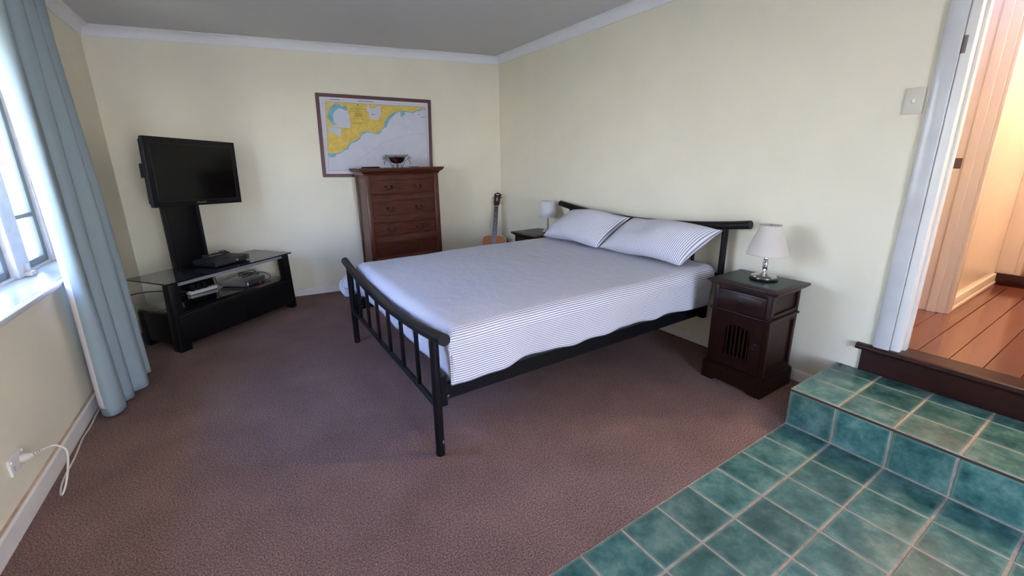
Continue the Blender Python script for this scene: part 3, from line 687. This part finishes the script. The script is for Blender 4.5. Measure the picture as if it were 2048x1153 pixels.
# ------------------------------------------------------------------ dresser
def dresser():
    o = root('tallboy_dresser', (-1.310, -.098, 0), 'tall red-brown timber chest of drawers below the framed chart', 'dresser')
    hw, fy, by = .375, -.185, .185
    def P(g, n, m='rosew', par=None, ang=30): return g.build(n, m, par or o, ang)
    g = G(); g.box(-hw-.012, hw+.012, fy-.012, by, 0, .085, .006); P(g, 'plinth')
    for a, b_ in ((-hw, fy), (hw-.05, fy), (-hw, by-.04), (hw-.05, by-.04)): P(G().box(a, a+.05, b_, b_+.04, .085, 1.225, .003), 'post', 'rosew_v')
    for s in (-1, 1):
        g = G(); a = s*(hw-.012); g.box(min(a, a-s*.012), max(a, a-s*.012), fy+.035, by-.035, .085, 1.225); P(g, 'side_panel', 'rosew_v')
    g = G(); g.box(-hw+.03, hw-.03, by-.02, by-.01, .085, 1.225); P(g, 'back_panel')
    g = G(); g.box(-hw+.045, hw-.045, fy+.004, fy+.03, 1.185, 1.225)
    for k in range(6): z = 1.185-k*.2075; g.box(-hw+.045, hw-.045, fy+.006, fy+.03, z-.012, z)
    P(g, 'rail')
    # cornice top
    g = G()
    prof = [(0, 1.222), (.008, 1.228), (.012, 1.240), (.026, 1.252), (.038, 1.258), (.040, 1.268), (.048, 1.272), (.048, 1.286)]
    lv = []
    for d, z in prof: lv.append([(-hw-d, fy-d, z), (hw+d, fy-d, z), (hw+d, by, z), (-hw-d, by, z)])
    vs = [[g.bm.verts.new(p) for p in L] for L in lv]
    for A, B in zip(vs, vs[1:]):
        for k in range(4): g.bm.faces.new((A[k], A[(k+1) % 4], B[(k+1) % 4], B[k]))
    g.bm.faces.new(vs[-1]); g.bm.faces.new(vs[0][::-1]); P(g, 'top')
    for k in range(5):
        zt = 1.172-k*.2075; zb = zt-.1945; zm = zt-.128
        g = G(); x0, x1 = -hw+.052, hw-.052
        g.box(x0, x1, fy+.012, fy+.03, zm, zt, .002, 1)
        g.prism([(x0, fy+.03, zb), (x0, fy-.006, zb), (x0, fy-.008, zb+.012), (x0, fy+.010, zm), (x0, fy+.03, zm)], (x1-x0, 0, 0))
        d = P(g, 'drawer')
        for s in (-1, 1):
            hx = s*.148; g = G(); zc = zt-.066
            for q in (-1, 1): g.tube([(hx+q*.030, fy+.012, zc+.006), (hx+q*.030, fy-.004, zc+.006)], [.010, .005], 10)
            g.tube(catmull([(hx-.030, fy-.003, zc+.006), (hx-.032, fy-.012, zc-.010), (hx-.014, fy-.014, zc-.022), (hx+.014, fy-.014, zc-.022), (hx+.032, fy-.012, zc-.010), (hx+.030, fy-.003, zc+.006)], 4), .0034, 8)
            g.box(hx-.008, hx+.008, fy-.017, fy-.011, zc-.027, zc-.018, .002); P(g, 'handle', 'iron', d)
    return o
dresser()
DZ = 1.2862
# bowl in a wire stand
def bowl():
    o = root('bowl_in_stand', (-1.285, -.075, DZ), 'wide glass-rimmed red bowl in a curled wire stand on the dresser', 'bowl')
    g = G(); g.lathe([(0, .040), (.040, .042), (.068, .062), (.082, .088), (.088, .104), (.084, .104), (.076, .088), (.060, .066), (.036, .050), (0, .048)], 32); g.build('bowl', 'bowlr', o)
    g = G(); g.lathe([(.088, .100), (.112, .112), (.117, .122), (.116, .127), (.110, .124), (.085, .108), (.03, .10), (0, .099)], 36); g.build('rim_dish', 'bowlg', o)
    for k in range(4):
        a = PI/4+k*PI/2+.35; c, s = math.cos(a), math.sin(a)
        pts = [(.030, .004), (.040, .0025), (.052, .008), (.056, .020), (.048, .026), (.046, .016), (.056, .006), (.064, .025), (.076, .055), (.088, .078), (.110, .088), (.130, .080)]
        if k % 2: pts = [(.028, .018), (.034, .024), (.042, .018), (.042, .006), (.034, .0025), (.050, .0025), (.055, .02), (.074, .052), (.092, .075), (.115, .072), (.128, .050), (.130, .030)]
        g = G(); g.tube(catmull([(r*c, r*s, z) for r, z in pts], 4), .0026, 6); g.build('wire_leg', 'iron', o)
        lf = G()
        for r0, z0, r1, z1 in ((.09, .085, .145, .108), (.10, .082, .150, .086)):
            q = .012; lf.prism([(r0*c, r0*s, z0), ((r0+r1)/2*c-q*s, (r0+r1)/2*s+q*c, (z0+z1)/2+.006), (r1*c, r1*s, z1), ((r0+r1)/2*c+q*s, (r0+r1)/2*s-q*c, (z0+z1)/2+.006)], (0, 0, .0015))
        lf.build('leaf', 'iron', o)
    g = G(); g.tube([(.06*math.cos(t), .06*math.sin(t), .052) for t in [2*PI*i/28 for i in range(28)]], .0024, 6, closed=True); g.build('ring', 'iron', o)
bowl()
tag(G().box(-1.64, -1.475, -.10, -.03, DZ, DZ+.014, .005, 3).build('remote_control', 'black_matt'), 'slim black remote lying on the dresser beside the bowl', 'remote')
tag(G().box(-1.15, -1.06, -.10, -.03, DZ, DZ+.006, .002, 2).build('wallet', 'gdark'), 'flat dark wallet lying on the dresser by the wire stand', 'wallet')

# ------------------------------------------------------------------ framed chart
def chart():
    s0, s1 = .823, 1.963; cs = (s0+s1)/2; cw = (s1-s0); ch = .795; zc = 1.590
    o = root('framed_chart', tuple(BW(cs, .004, zc)), 'maroon-framed nautical chart of a yellow coastline on the wall', 'picture', -BETA)
    o.rotation_euler = (0, math.radians(1.6), -BETA); bpy.context.view_layer.update()
    w2, h2, t = cw/2, ch/2, .032
    # local: x right, y into the wall, z up
    g = G(); g.box(-w2+.01, w2-.01, -.012, 0, -h2+.01, h2-.01); g.build('backing', 'gdark', o)
    for a in ([(-w2, h2), (w2, h2), (w2-t, h2-t), (-w2+t, h2-t)], [(-w2, -h2), (w2, -h2), (w2-t, -h2+t), (-w2+t, -h2+t)], [(-w2, -h2), (-w2, h2), (-w2+t, h2-t), (-w2+t, -h2+t)], [(w2, -h2), (w2, h2), (w2-t, h2-t), (w2-t, -h2+t)]):
        g = G(); g.prism([(x, -.024, z) for x, z in a], (0, .024, 0), .002, 1); g.build('frame_side', 'frame', o)
    y = -.0125
    pg = G(); pg.box(-w2+.02, w2-.02, y-.0005, y, -h2+.02, h2-.02); pp = pg.build('chart_paper', 'paper', o)
    iw, ih = w2-t, h2-t
    # photo crop coordinates (of the framed chart) -> chart coordinates; bilinear from the four inner corners
    c00, c10, c01 = (88, 122), (1350, 215), (205, 1030); c11 = (1393, 1045)
    def inv(p):
        u, v = .5, .5
        for _ in range(12):
            x = (1-u)*(1-v)*c00[0]+u*(1-v)*c10[0]+(1-u)*v*c01[0]+u*v*c11[0]; z = (1-u)*(1-v)*c00[1]+u*(1-v)*c10[1]+(1-u)*v*c01[1]+u*v*c11[1]
            dxu = (1-v)*(c10[0]-c00[0])+v*(c11[0]-c01[0]); dxv = (1-u)*(c01[0]-c00[0])+u*(c11[0]-c10[0])
            dzu = (1-v)*(c10[1]-c00[1])+v*(c11[1]-c01[1]); dzv = (1-u)*(c01[1]-c00[1])+u*(c11[1]-c10[1])
            D = dxu*dzv-dxv*dzu; ex, ez = p[0]-x, p[1]-z; u += (ex*dzv-ez*dxv)/D; v += (ez*dxu-ex*dzu)/D
        return (-iw+2*iw*u, ih-2*ih*v)
    def poly(name, m, pts, lift):
        g = G(); q = [Vector((*inv(p), 0)) for p in pts]; vv = [g.bm.verts.new((p.x, y-lift, p.y)) for p in q]
        for t_ in tessellate_polygon([q]): g.bm.faces.new([vv[k_] for k_ in t_])
        for f_ in g.bm.faces:
            f_.normal_update()
            if f_.normal.y > 0: f_.normal_flip()
        return g.build(name, m, pp, recalc=False)
    def lines(name, m, segs, r, lift):
        for L in segs:
            g = G(); q = [inv(p) for p in L]
            for a, b_ in zip(q, q[1:]):
                d = Vector((b_[0]-a[0], b_[1]-a[1])); n = Vector((-d.y, d.x)).normalized()*r
                g.bm.faces.new([g.bm.verts.new((x, y-lift, z)) for x, z in ((a[0]+n.x, a[1]+n.y), (b_[0]+n.x, b_[1]+n.y), (b_[0]-n.x, b_[1]-n.y), (a[0]-n.x, a[1]-n.y))])
            g.build(name, m, pp, recalc=False)
    poly('sea_print', 'sea', [(160, 182), (1318, 262), (1370, 985), (235, 990)], .001)
    coast = [(1315, 285), (1270, 278), (1240, 290), (1190, 300), (1150, 320), (1115, 305), (1060, 296), (1010, 290), (970, 305), (930, 320), (880, 350), (845, 390), (825, 430), (820, 480), (795, 492), (782, 530), (740, 552), (700, 545), (660, 530), (620, 530), (580, 545), (555, 570), (548, 602), (520, 625), (480, 645), (445, 660), (425, 690), (420, 722), (380, 735), (355, 762), (320, 780), (280, 780), (240, 786), (215, 780)]
    sh_ = lambda dx, dy: [(x+dx, y_+dy) for x, y_ in coast]
    poly('shallow_print', 'shallow', [(160, 185), (1315, 264)]+[(x+9, y_+13) for x, y_ in coast], .0014)
    poly('shallow_print', 'shallow', [(825, 430), (845, 390), (880, 350), (955, 325), (925, 360), (880, 400), (862, 450), (850, 488), (818, 484)], .0015)
    poly('shallow_print', 'shallow', [(215, 780), (300, 790), (305, 818), (262, 832), (220, 828)], .0015)
    poly('land_print', 'land', [(160, 185), (1315, 264)]+coast, .002)
    poly('inset_print', 'sea', [(205, 300), (230, 235), (285, 205), (330, 230), (390, 250), (412, 320), (425, 330), (442, 490), (195, 466), (285, 448), (232, 400)], .0026)
    poly('inset_print', 'shallow', [(192, 300), (212, 240), (260, 205), (300, 207), (332, 238), (380, 235), (405, 262), (388, 292), (350, 268), (300, 258), (262, 292), (245, 340), (256, 400), (295, 446), (250, 452), (215, 405), (188, 355)], .003)
    poly('inset_print', 'sea', [(190, 472), (343, 492), (343, 590), (314, 585), (303, 556), (252, 546), (205, 512)], .0026)
    poly('inset_print', 'sea', [(618, 218), (640, 226), (650, 262), (700, 262), (735, 240), (775, 238), (784, 318), (752, 402), (662, 386), (642, 322), (620, 292)], .0026)
    poly('inset_print', 'shallow', [(1012, 300), (1065, 306), (1063, 350), (1045, 345), (1040, 372), (1015, 362)], .003)
    lines('border_line', 'ink', [[(155, 180), (1318, 260), (1372, 985), (232, 992), (155, 180)]], .0012, .0034)
    lines('border_line', 'inkg', [[(128, 155), (1335, 240), (1385, 1000), (218, 1004), (128, 155)], [(420, 195), (445, 492), (340, 490), (345, 597), (207, 597)]], .0010, .0034)
    lines('track_line', 'inkg', [[(440, 940), (600, 828), (720, 735), (830, 660), (1000, 602), (1150, 572), (1330, 570)], [(580, 760), (610, 715), (660, 700), (710, 722), (730, 770)], [(1090, 540), (1092, 490), (1130, 490), (1165, 545)], [(700, 820), (790, 930)], [(430, 640), (520, 560), (640, 505), (780, 500)], [(280, 740), (300, 690), (400, 650), (450, 600)], [(540, 470), (530, 400)]], .0009, .0034)
    # title block
    R = Matrix.Rotation(PI/2, 4, 'X')
    def tx(s, p, size, m='inkb'):
        x, z = inv(p); text_mesh(s, size, 'lettering', m, pp, Matrix.Translation((x, y-.0036, z))@R, ext=0)
    tx('KING GEORGE SOUND', (518, 272), .0150); tx('to', (520, 288), .009); tx('INVESTIGATOR ISLAND', (520, 300), .0145); tx('AUSTRALIA - SOUTH COAST', (513, 250), .008)
    x, z = inv((512, 224)); g = G(); g.disc((x, y-.0036, z), (0, -1, 0), .0085, 14); g.build('crest_print', 'inkb', pp, recalc=False)
    lines('text_line', 'inkb', [[(482, 312+k*9), (570, 318+k*9)] for k in range(6)]+[[(466, 378), (590, 388)], [(470, 420), (610, 438)], [(470, 432), (560, 440)]], .0013, .0034)
    lines('text_line', 'ink', [[(200, 156), (315, 164)], [(515, 178), (690, 190)], [(1228, 345), (1252, 347)], [(1270, 375), (1318, 378)], [(665, 335), (715, 332)]], .0022, .0036)
    return o
chart()

# ------------------------------------------------------------------ guitar
def guitar():
    base = Vector((-.318, -.262, .0)); up = Vector((.236, .205, 1)).normalized()
    n0 = Vector((-.74, -.67, 0)); nf = (n0-up*n0.dot(up)).normalized(); rt = up.cross(nf)*-1
    rt = nf.cross(up)*-1; rt = (-nf).cross(up)      # local x right, y = -nf (back), z up
    o = root('acoustic_guitar', base, 'honey-coloured acoustic guitar leaning in the corner beside the bedside cabinet', 'guitar')
    m = Matrix((rt, -nf, up)).transposed().to_4x4(); m.translation = base; o.matrix_world = m; bpy.context.view_layer.update()
    half = [(0, .0), (.08, .004), (.150, .030), (.188, .080), (.197, .140), (.185, .205), (.155, .260), (.134, .300), (.130, .335), (.138, .380), (.146, .425), (.140, .465), (.115, .492), (.060, .503), (0, .505)]
    sm = catmull([(x, 0, z) for x, z in half], 4); full = [(p.x, p.z) for p in sm]+[(-p.x, p.z) for p in sm[-2:0:-1]]
    g = G(); g.prism([(x, 0.002, z) for x, z in full], (0, .10, 0)); g.build('body_side', 'gside', o)
    g = G(); g.prism([(x*.985, -.002, .004+z*.985) for x, z in full], (0, .005, 0)); top = g.build('soundboard', 'gwood', o)
    g = G(); g.tube([(x, 0, z) for x, z in full], .0035, 6, closed=True); g.build('binding', 'pearl', o)
    g = G(); g.disc((0, -.0026, .345), (0, -1, 0), .050, 32); g.build('sound_hole', 'black_matt', top)
    g = G(); g.tube([(.055*math.cos(t), -.0025, .345+.055*math.sin(t)) for t in [2*PI*i/40 for i in range(40)]], .0016, 6, closed=True); g.build('rosette', 'gdark', top)
    g = G(); pgp = catmull([(.03, 0, .300), (.075, 0, .270), (.105, 0, .285), (.105, 0, .325), (.080, 0, .365), (.052, 0, .390), (.056, 0, .345)], 4, closed=True); g.prism([(p.x, -.0035, p.z) for p in pgp], (0, .0012, 0)); g.build('pickguard', 'gdark', top)
    g = G(); g.box(-.075, .075, -.010, -.002, .185, .212, .003); g.build('bridge', 'gdark', o)
    g = G(); g.prism([(-.026, -.004, .42), (.026, -.004, .42), (.0215, -.004, .848), (-.0215, -.004, .848)], (0, .022, 0), .004); g.build('neck', 'gside', o)
    fb = G(); fb.prism([(-.028, -.010, .395), (.028, -.010, .395), (.0215, -.010, .848), (-.0215, -.010, .848)], (0, .007, 0)); fb = fb.build('fretboard', 'gdark', o)
    L = .848-.200
    for k in range(1, 20):
        z = .848-L*(1-2**(-k/12)); hw = .0215+(.848-z)*.0145
        if z > .40: G().box(-hw, hw, -.0112, -.0098, z-.0008, z+.0008).build('fret', 'silver', fb)
    for k in (3, 5, 7, 9, 12):
        z = .848-L*(1-2**(-(k-.5)/12)); g = G(); g.disc((0, -.0103, z), (0, -1, 0), .0035, 10); g.build('fret_marker', 'pearl', fb)
    G().box(-.022, .022, -.013, -.004, .846, .852).build('nut', 'pearl', o)
    hd = G(); hp = [(-.022, .850), (-.036, .880), (-.035, .930), (-.043, .995), (-.028, 1.004), (-.012, 1.010), (0, 1.020), (.012, 1.010), (.028, 1.004), (.043, .995), (.035, .930), (.036, .880), (.022, .850)]
    hd.prism([(x, -.004+(z-.85)*.16, z) for x, z in hp], (0, .016, 0)); hd = hd.build('headstock', 'gdark', o, ang=20)
    g = G(); q = lambda z: -.0045+(z-.85)*.16
    g.prism([(x, q(z), z) for x, z in ((0, .905), (.009, .930), (.003, .955), (0, .970), (-.003, .955), (-.009, .930))], (0, -.0008, 0)); g.prism([(x, q(z), z) for x, z in ((-.022, .985), (.022, .985), (.012, .998), (-.012, .998))], (0, -.0008, 0)); g.build('inlay', 'pearl', hd)
    for k in range(3):
        for s in (-1, 1):
            z = .880+k*.038; yy = q(z)
            g = G(); g.tube([(s*.034, yy+.010, z), (s*.052, yy+.010, z)], .0022, 8); g.lathe([(0, -.006), (.006, -.006), (.008, 0), (.006, .006), (0, .006)], 10, c=(s*.056, yy+.010, z)); g.tube([(s*.022, yy+.004, z), (s*.022, yy-.008, z)], .003, 8); g.build('tuning_peg', 'chrome', hd)
    for k in range(6):
        x = -.018+k*.0072; x2 = -.026+k*.0104
        g = G(); g.tube([(x2, -.0125, .20), (x, -.0135, .850)], .0006, 5); g.build('string', 'silver', o)
guitar()

# ------------------------------------------------------------------ television unit
TA = math.radians(37.5)
TO = Vector((-3.268, -.700, 0))
tv = root('tv_stand', TO, 'black television stand with smoked glass top and tall mounting column', 'tv stand', TA)
# local: x along the front (left to right), y back, z up
TL, TD, TH = 1.125, .470, .535
def tb(g, n, m='black', par=None, ang=30): return g.build(n, m, par or tv, ang)
tb(G().box(0, TL, -.005, TD, TH-.010, TH, .0015, 1), 'glass_top', 'gtop')
for x0, x1, y0, y1 in ((.022, .092, .018, .085), (TL-.092, TL-.022, .018, .085)):
    g = G(); s = .012 if x0 < .5 else -.012
    lo = [(x0-s*1.4, y0-.016, 0), (x1-s*.2, y0-.016, 0), (x1-s*.2, y1, 0), (x0-s*1.4, y1, 0)]; hi = [(x0, y0, TH-.0105), (x1, y0, TH-.0105), (x1, y1, TH-.0105), (x0, y1, TH-.0105)]
    g = G(); g._add(lo+hi, [(0,3,2,1),(4,5,6,7),(0,1,5,4),(1,2,6,5),(2,3,7,6),(3,0,4,7)], .003); tb(g, 'leg')
for xx in (.022, TL-.092): tb(G().box(xx, xx+.07, TD-.085, TD-.02, 0, .278, .003), 'leg')
g = G(); g.box(.088, TL-.088, .022, .036, TH-.040, TH-.011); tb(g, 'apron', mat('grey metal apron', (.27, .27, .31), .45))
g = G(); g.box(.03, TL-.03, .020, TD-.02, .278, .292, .002); tb(g, 'shelf', 'gtop')
g = G(); g.box(.03, TL-.03, .010, TD-.02, .045, .278, .003); tb(g, 'cabinet_box')
g = G(); g.box(.045, TL/2-.002, .004, .010, .055, .270, .001); tb(g, 'door'); g = G(); g.box(TL/2+.002, TL-.045, .004, .010, .055, .270, .001); tb(g, 'door')
# column behind the glass
cx0, cx1, cy = .378, .645, TD+.004
g = G(); g.box(cx0, cx1, cy, cy+.022, .03, 1.36, .003); tb(g, 'column')
for xx in (cx0-.010, cx1-.012): tb(G().box(xx, xx+.022, cy-.026, cy+.030, .03, 1.36, .006), 'column_edge')
g = G(); g.box(cx0+.04, cx1-.04, cy-.055, cy, 1.16, 1.40); tb(g, 'mount_plate', 'dark_metal')

# television
tvo = root('television', (-2.985, -.052, 1.292), 'black flat television with glossy bezel on the column of the stand', 'television', math.radians(41))
tvo.rotation_euler = (0, math.radians(2.4), math.radians(41)); bpy.context.view_layer.update()
hw, hh = .383, .262
def fr_ring(g, w0, h0, w1, h1, ya, yb_):
    for a in ([(-w0, h0), (w0, h0), (w1, h1), (-w1, h1)], [(-w0, -h0), (w0, -h0), (w1, -h1), (-w1, -h1)], [(-w0, -h0), (-w0, h0), (-w1, h1), (-w1, -h1)], [(w0, -h0), (w0, h0), (w1, h1), (w1, -h1)]):
        g.prism([(x, ya, z) for x, z in a], (0, yb_-ya, 0))
g = G(); g.box(-hw, hw, 0, .034, -hh, hh, .006, 3); g.build('housing', 'black_matt', tvo)
g = G(); g.box(-hw+.012, hw-.012, .034, .070, -hh+.02, hh-.015, .012, 2); g.box(-hw+.004, -hw+.06, .030, .085, -.04, .065, .003); g.build('rear_cover', 'black_matt', tvo)
bz = G(); fr_ring(bz, hw, hh, hw-.040, hh-.044, -.006, .001); bz = bz.build('bezel', 'black', tvo, ang=20)
g = G(); g.box(-hw+.041, hw-.041, -.0035, 0, -hh+.045, hh-.045); g.build('screen', 'screen', tvo)
g = G(); fr_ring(g, hw-.0385, hh-.0425, hw-.0405, hh-.0445, -.0068, -.005); g.build('inner_trim', mat('dark trim line', (.055, .055, .065), .3), bz)
text_mesh('Panasonic', .021, 'brand_lettering', 'silver', bz, Matrix.Translation((.0, -.0065, -hh+.024))@Matrix.Rotation(PI/2, 4, 'X'), ext=.0004)

def on_stand(name, lx, ly, z, label, cat, rz=0):
    p = TO+Matrix.Rotation(TA, 3, 'Z')@Vector((lx, ly, z)); return root(name, tuple(p), label, cat, TA+rz)
dv = on_stand('disc_player', .612, .240, TH+.0004, 'slim black disc player on the glass top under the television', 'player', math.radians(3))
for sx_ in (-.135, .135):
    for sy_ in (-.10, .10): G().lathe([(0, 0), (.012, 0), (.012, .008), (0, .008)], 12, c=(sx_, sy_, 0)).build('foot', 'black_matt', dv)
G().box(-.162, .162, -.125, .125, .008, .050, .002).build('case', 'black_matt', dv)
G().box(-.163, .163, -.131, -.125, .009, .049, .0015).build('front_panel', mat('dark grey fascia', (.035, .035, .033), .3), dv)
g = G(); g.lathe([(0, 0), (.011, 0), (.011, .006), (.009, .008), (0, .008)], 20); k = g.build('knob', 'chrome', dv); k.location = (.035, -.131, .027); k.rotation_euler = (PI/2, 0, 0)
G().box(.138, .159, -.1325, -.1305, .016, .022).build('button', 'silver', dv); G().box(.138, .159, -.1325, -.1305, .034, .040).build('button', 'silver', dv)
def cable(name, pts, r, m, label=None, cat='cable', n=5, group=None):
    g = G(); g.tube(catmull(pts, n), r, 7); o = g.build(name, m, ang=60)
    if label: tag(o, label, cat, group)
    return o
def SP(lx, ly, z): return TO+Matrix.Rotation(TA, 3, 'Z')@Vector((lx, ly, z))
rnd = random.Random(5)
pts = []
for k in range(46):
    t = k/46*2*PI*3.2; pts.append(SP(.610+.105*math.cos(t)+rnd.uniform(-.012, .012), .300+.040*math.sin(t)+.02*math.cos(t*.31), TH+.058+.004*(k/8)+rnd.uniform(-.003, .004)))
cable('cable_coil', pts, .0042, 'cable', 'tangled black cable heaped on the disc player', n=3)
dv2 = on_stand('set_top_box', .815, .300, .2925, 'silver-topped disc recorder on the lower shelf of the stand', 'player', math.radians(14))
G().box(-.130, .130, -.125, .125, .004, .042, .002).build('case', 'silver', dv2)
G().box(-.131, .131, -.131, -.125, .004, .042, .001).build('front_panel', mat('dark green-grey fascia', (.05, .055, .055), .3), dv2)
G().box(-.118, -.100, -.133, -.130, .008, .036, .001).build('button', 'plastic_w', dv2)
for sx_ in (-.11, .11): G().box(sx_-.012, sx_+.012, -.11, .11, 0, .005).build('foot', 'black_matt', dv2)
pts = []
for k in range(40):
    t = k/40*2*PI*2.6; pts.append(SP(.875+.085*math.cos(t)+.02*math.cos(2.3*t), .285+.038*math.sin(t)+rnd.uniform(-.006, .006), .343+.0012*k+rnd.uniform(-.003, .003)))
pts += [SP(.98, .235, .36), SP(1.02, .20, .325), SP(.99, .165, .303), SP(.93, .16, .300)]
cable('cable_coil', pts, .0034, 'cable', 'coiled black lead on the disc recorder, lower shelf', n=3)
rc = on_stand('connector_plug', .865, .140, .2935, 'red audio plug lying on the lower shelf', 'plug', .5)
g = G(); g.tube([(-.020, 0, .007), (.012, 0, .007), (.014, 0, .007), (.022, 0, .007)], [.0065, .0065, .0045, .0045], 10); g.build('sleeve', 'red', rc); g = G(); g.tube([(-.028, 0, .007), (-.019, 0, .007)], .0035, 10); g.build('pin', 'chrome', rc)
rc = on_stand('connector_plug', .878, .158, .2935, 'second red plug beside the first on the lower shelf', 'plug', .2)
g = G(); g.tube([(-.020, 0, .007), (.012, 0, .007), (.014, 0, .007), (.022, 0, .007)], [.0065, .0065, .0045, .0045], 10); g.build('sleeve', 'red', rc); g = G(); g.tube([(-.028, 0, .007), (-.019, 0, .007)], .0035, 10); g.build('pin', 'chrome', rc)
pb = on_stand('power_board', .520, .412, .2925, 'white power board with plugs on the lower shelf', 'power board', math.radians(-2))
G().box(-.125, .110, -.028, .028, 0, .028, .004).build('case', 'plastic_w', pb)
for k, xx in enumerate((-.085, -.035, .015)):
    g = G(); g.box(xx-.016, xx+.016, -.016, .018, .028, .085, .005); g.build('plug', 'black_matt', pb)
cable('power_cable', [SP(.60, .41, .385), SP(.63, .39, .43), SP(.66, .40, .46), SP(.655, .43, .40), SP(.67, .44, .33), SP(.70, .44, .30)], .0035, 'cable', 'black lead rising from the power board')
cable('power_cable', [SP(.02, .50, .40), SP(.09, .46, .405), SP(.20, .44, .385), SP(.34, .44, .345), SP(.40, .42, .320)], .0045, 'cable', 'black lead running behind the stand to the window wall')

# ------------------------------------------------------------------ curtain
def curtain():
    ct = root('curtain', tuple(LW(1.6, .12, 0)), 'grey-blue lined curtain drawn back beside the window', 'curtain')
    Pb = [(1.76, .028), (1.88, .050), (1.985, .085), (2.020, .130), (1.985, .168), (1.915, .172), (1.888, .118), (1.850, .165), (1.822, .188), (1.775, .180), (1.772, .128), (1.725, .205), (1.690, .238), (1.61, .222), (1.575, .145), (1.50, .195), (1.462, .222), (1.425, .190), (1.40, .14), (1.35, .10)]
    Pt = [(1.965, .045), (1.955, .085), (1.930, .120), (1.895, .135), (1.850, .120), (1.805, .095), (1.765, .100), (1.730, .135), (1.690, .140), (1.645, .105), (1.600, .095), (1.565, .130), (1.520, .140), (1.470, .100), (1.425, .095), (1.390, .130), (1.340, .140), (1.285, .105), (1.230, .120), (1.165, .095)]
    cb = catmull([(a, d, 0) for a, d in Pb], 6); ctp = catmull([(a, d, 0) for a, d in Pt], 6); n = len(cb)-1; nz_ = 48
    zb, zt = .018, 2.335
    def pt(i, j):
        v = j/nz_; z = zb+(zt-zb)*v; b, t = cb[i], ctp[i]
        e = v**1.15; a = b.x*(1-e)+t.x*e; d = b.y*(1-e)+t.y*e
        # mid-height the bunch is pulled together a little
        sag = math.sin(PI*v)
        a += -.02*sag*(a-1.65)+.006*math.sin(7*v+i*.21); d += .006*sag*math.sin(i*.33+4*v)
        return LW(a, max(.02, d), z)
    g = G(); g.grid(pt, n, nz_); o = g.build('cloth', 'curtain', ct, 75, world=True)
    md = o.modifiers.new('t', 'SOLIDIFY'); md.thickness = .002
    g = G(); g.grid(lambda i, j: Vector(pt(i, j))-nl*.006+ld*(-.004)+Z*(.055 if j == 0 else 0), 26, nz_); tag(g.build('lining', 'lining', ct, 75, world=True), 'pale lining at the leading edge')
curtain()
g = G(); quadbox(g, LW, .95, 3.4, .075, .115, 2.335, 2.350); tag(g.build('curtain_track', 'white'), 'white curtain track fixed above the window', 'curtain track')

# ------------------------------------------------------------------ switch, outlet and cord
sw = root('light_switch', (0, -3.633, 1.569), 'cream light switch plate beside the door frame', 'switch')
G().box(-.008, 0, -.036, .036, -.058, .058, .003, 2).build('plate', 'plastic_cr', sw)
G().box(-.0125, -.007, -.008, .006, -.008, .008, .002, 2).build('rocker', 'plastic_w', sw)
po = root('power_outlet', tuple(LW(2.682, 0, .232)), 'white double power outlet low on the window wall', 'outlet')
g = G(); quadbox(g, LW, 2.624, 2.740, 0, .010, .196, .268, .003); g.build('plate', 'plastic_w', po, world=True)
for a in (2.635, 2.727):
    g = G(); quadbox(g, LW, a-.006, a+.006, .009, .014, .248, .262, .002); g.build('switch_rocker', 'plastic_w', po, world=True)
for a, s_ in ((2.722, 1), (2.714, -1), (2.718, 0)):
    g = G(); quadbox(g, LW, a-.0012, a+.0012, .0098, .0104, .222+(0 if s_ else -.012), .230+(0 if s_ else -.012)); g.build('socket_slot', 'ink', po, world=True)
pg = root('power_plug', tuple(LW(2.655, .010, .228)), 'ivory plug pushed into the wall outlet', 'plug')
g = G(); g.tube([LW(2.655, .0105, .226), LW(2.655, .018, .226), LW(2.652, .028, .225), LW(2.646, .040, .225)], [.019, .020, .017, .011], 16); g.build('body', 'plastic_cr', pg, world=True)
for k in range(4):
    g = G(); c0 = LW(2.644-.006*k, .044+.006*k, .225); c1 = LW(2.641-.006*k, .048+.006*k, .225); g.tube([c0, c1], .0085-.0008*k, 10); g.build('strain_relief', 'plastic_cr', pg, world=True)
pc = cable('power_cord', [LW(2.620, .066, .225), LW(2.596, .092, .216), LW(2.585, .115, .175), LW(2.605, .112, .110), LW(2.640, .100, .045), LW(2.652, .085, .012), LW(2.620, .070, .006), LW(2.560, .060, .010), LW(2.480, .052, .006), LW(2.360, .050, .005), LW(2.25, .042, .005), LW(2.16, .036, .005), LW(2.05, .040, .005), LW(1.90, .035, .005), LW(1.70, .034, .005), LW(1.45, .04, .005), LW(1.30, .055, .005), LW(1.10, .08, .005)], .0042, 'cord_w', None, n=6)
pc.parent = pg; pc.matrix_parent_inverse = pg.matrix_basis.inverted(); pc['label'] = 'ivory cord looping to the floor along the skirting'
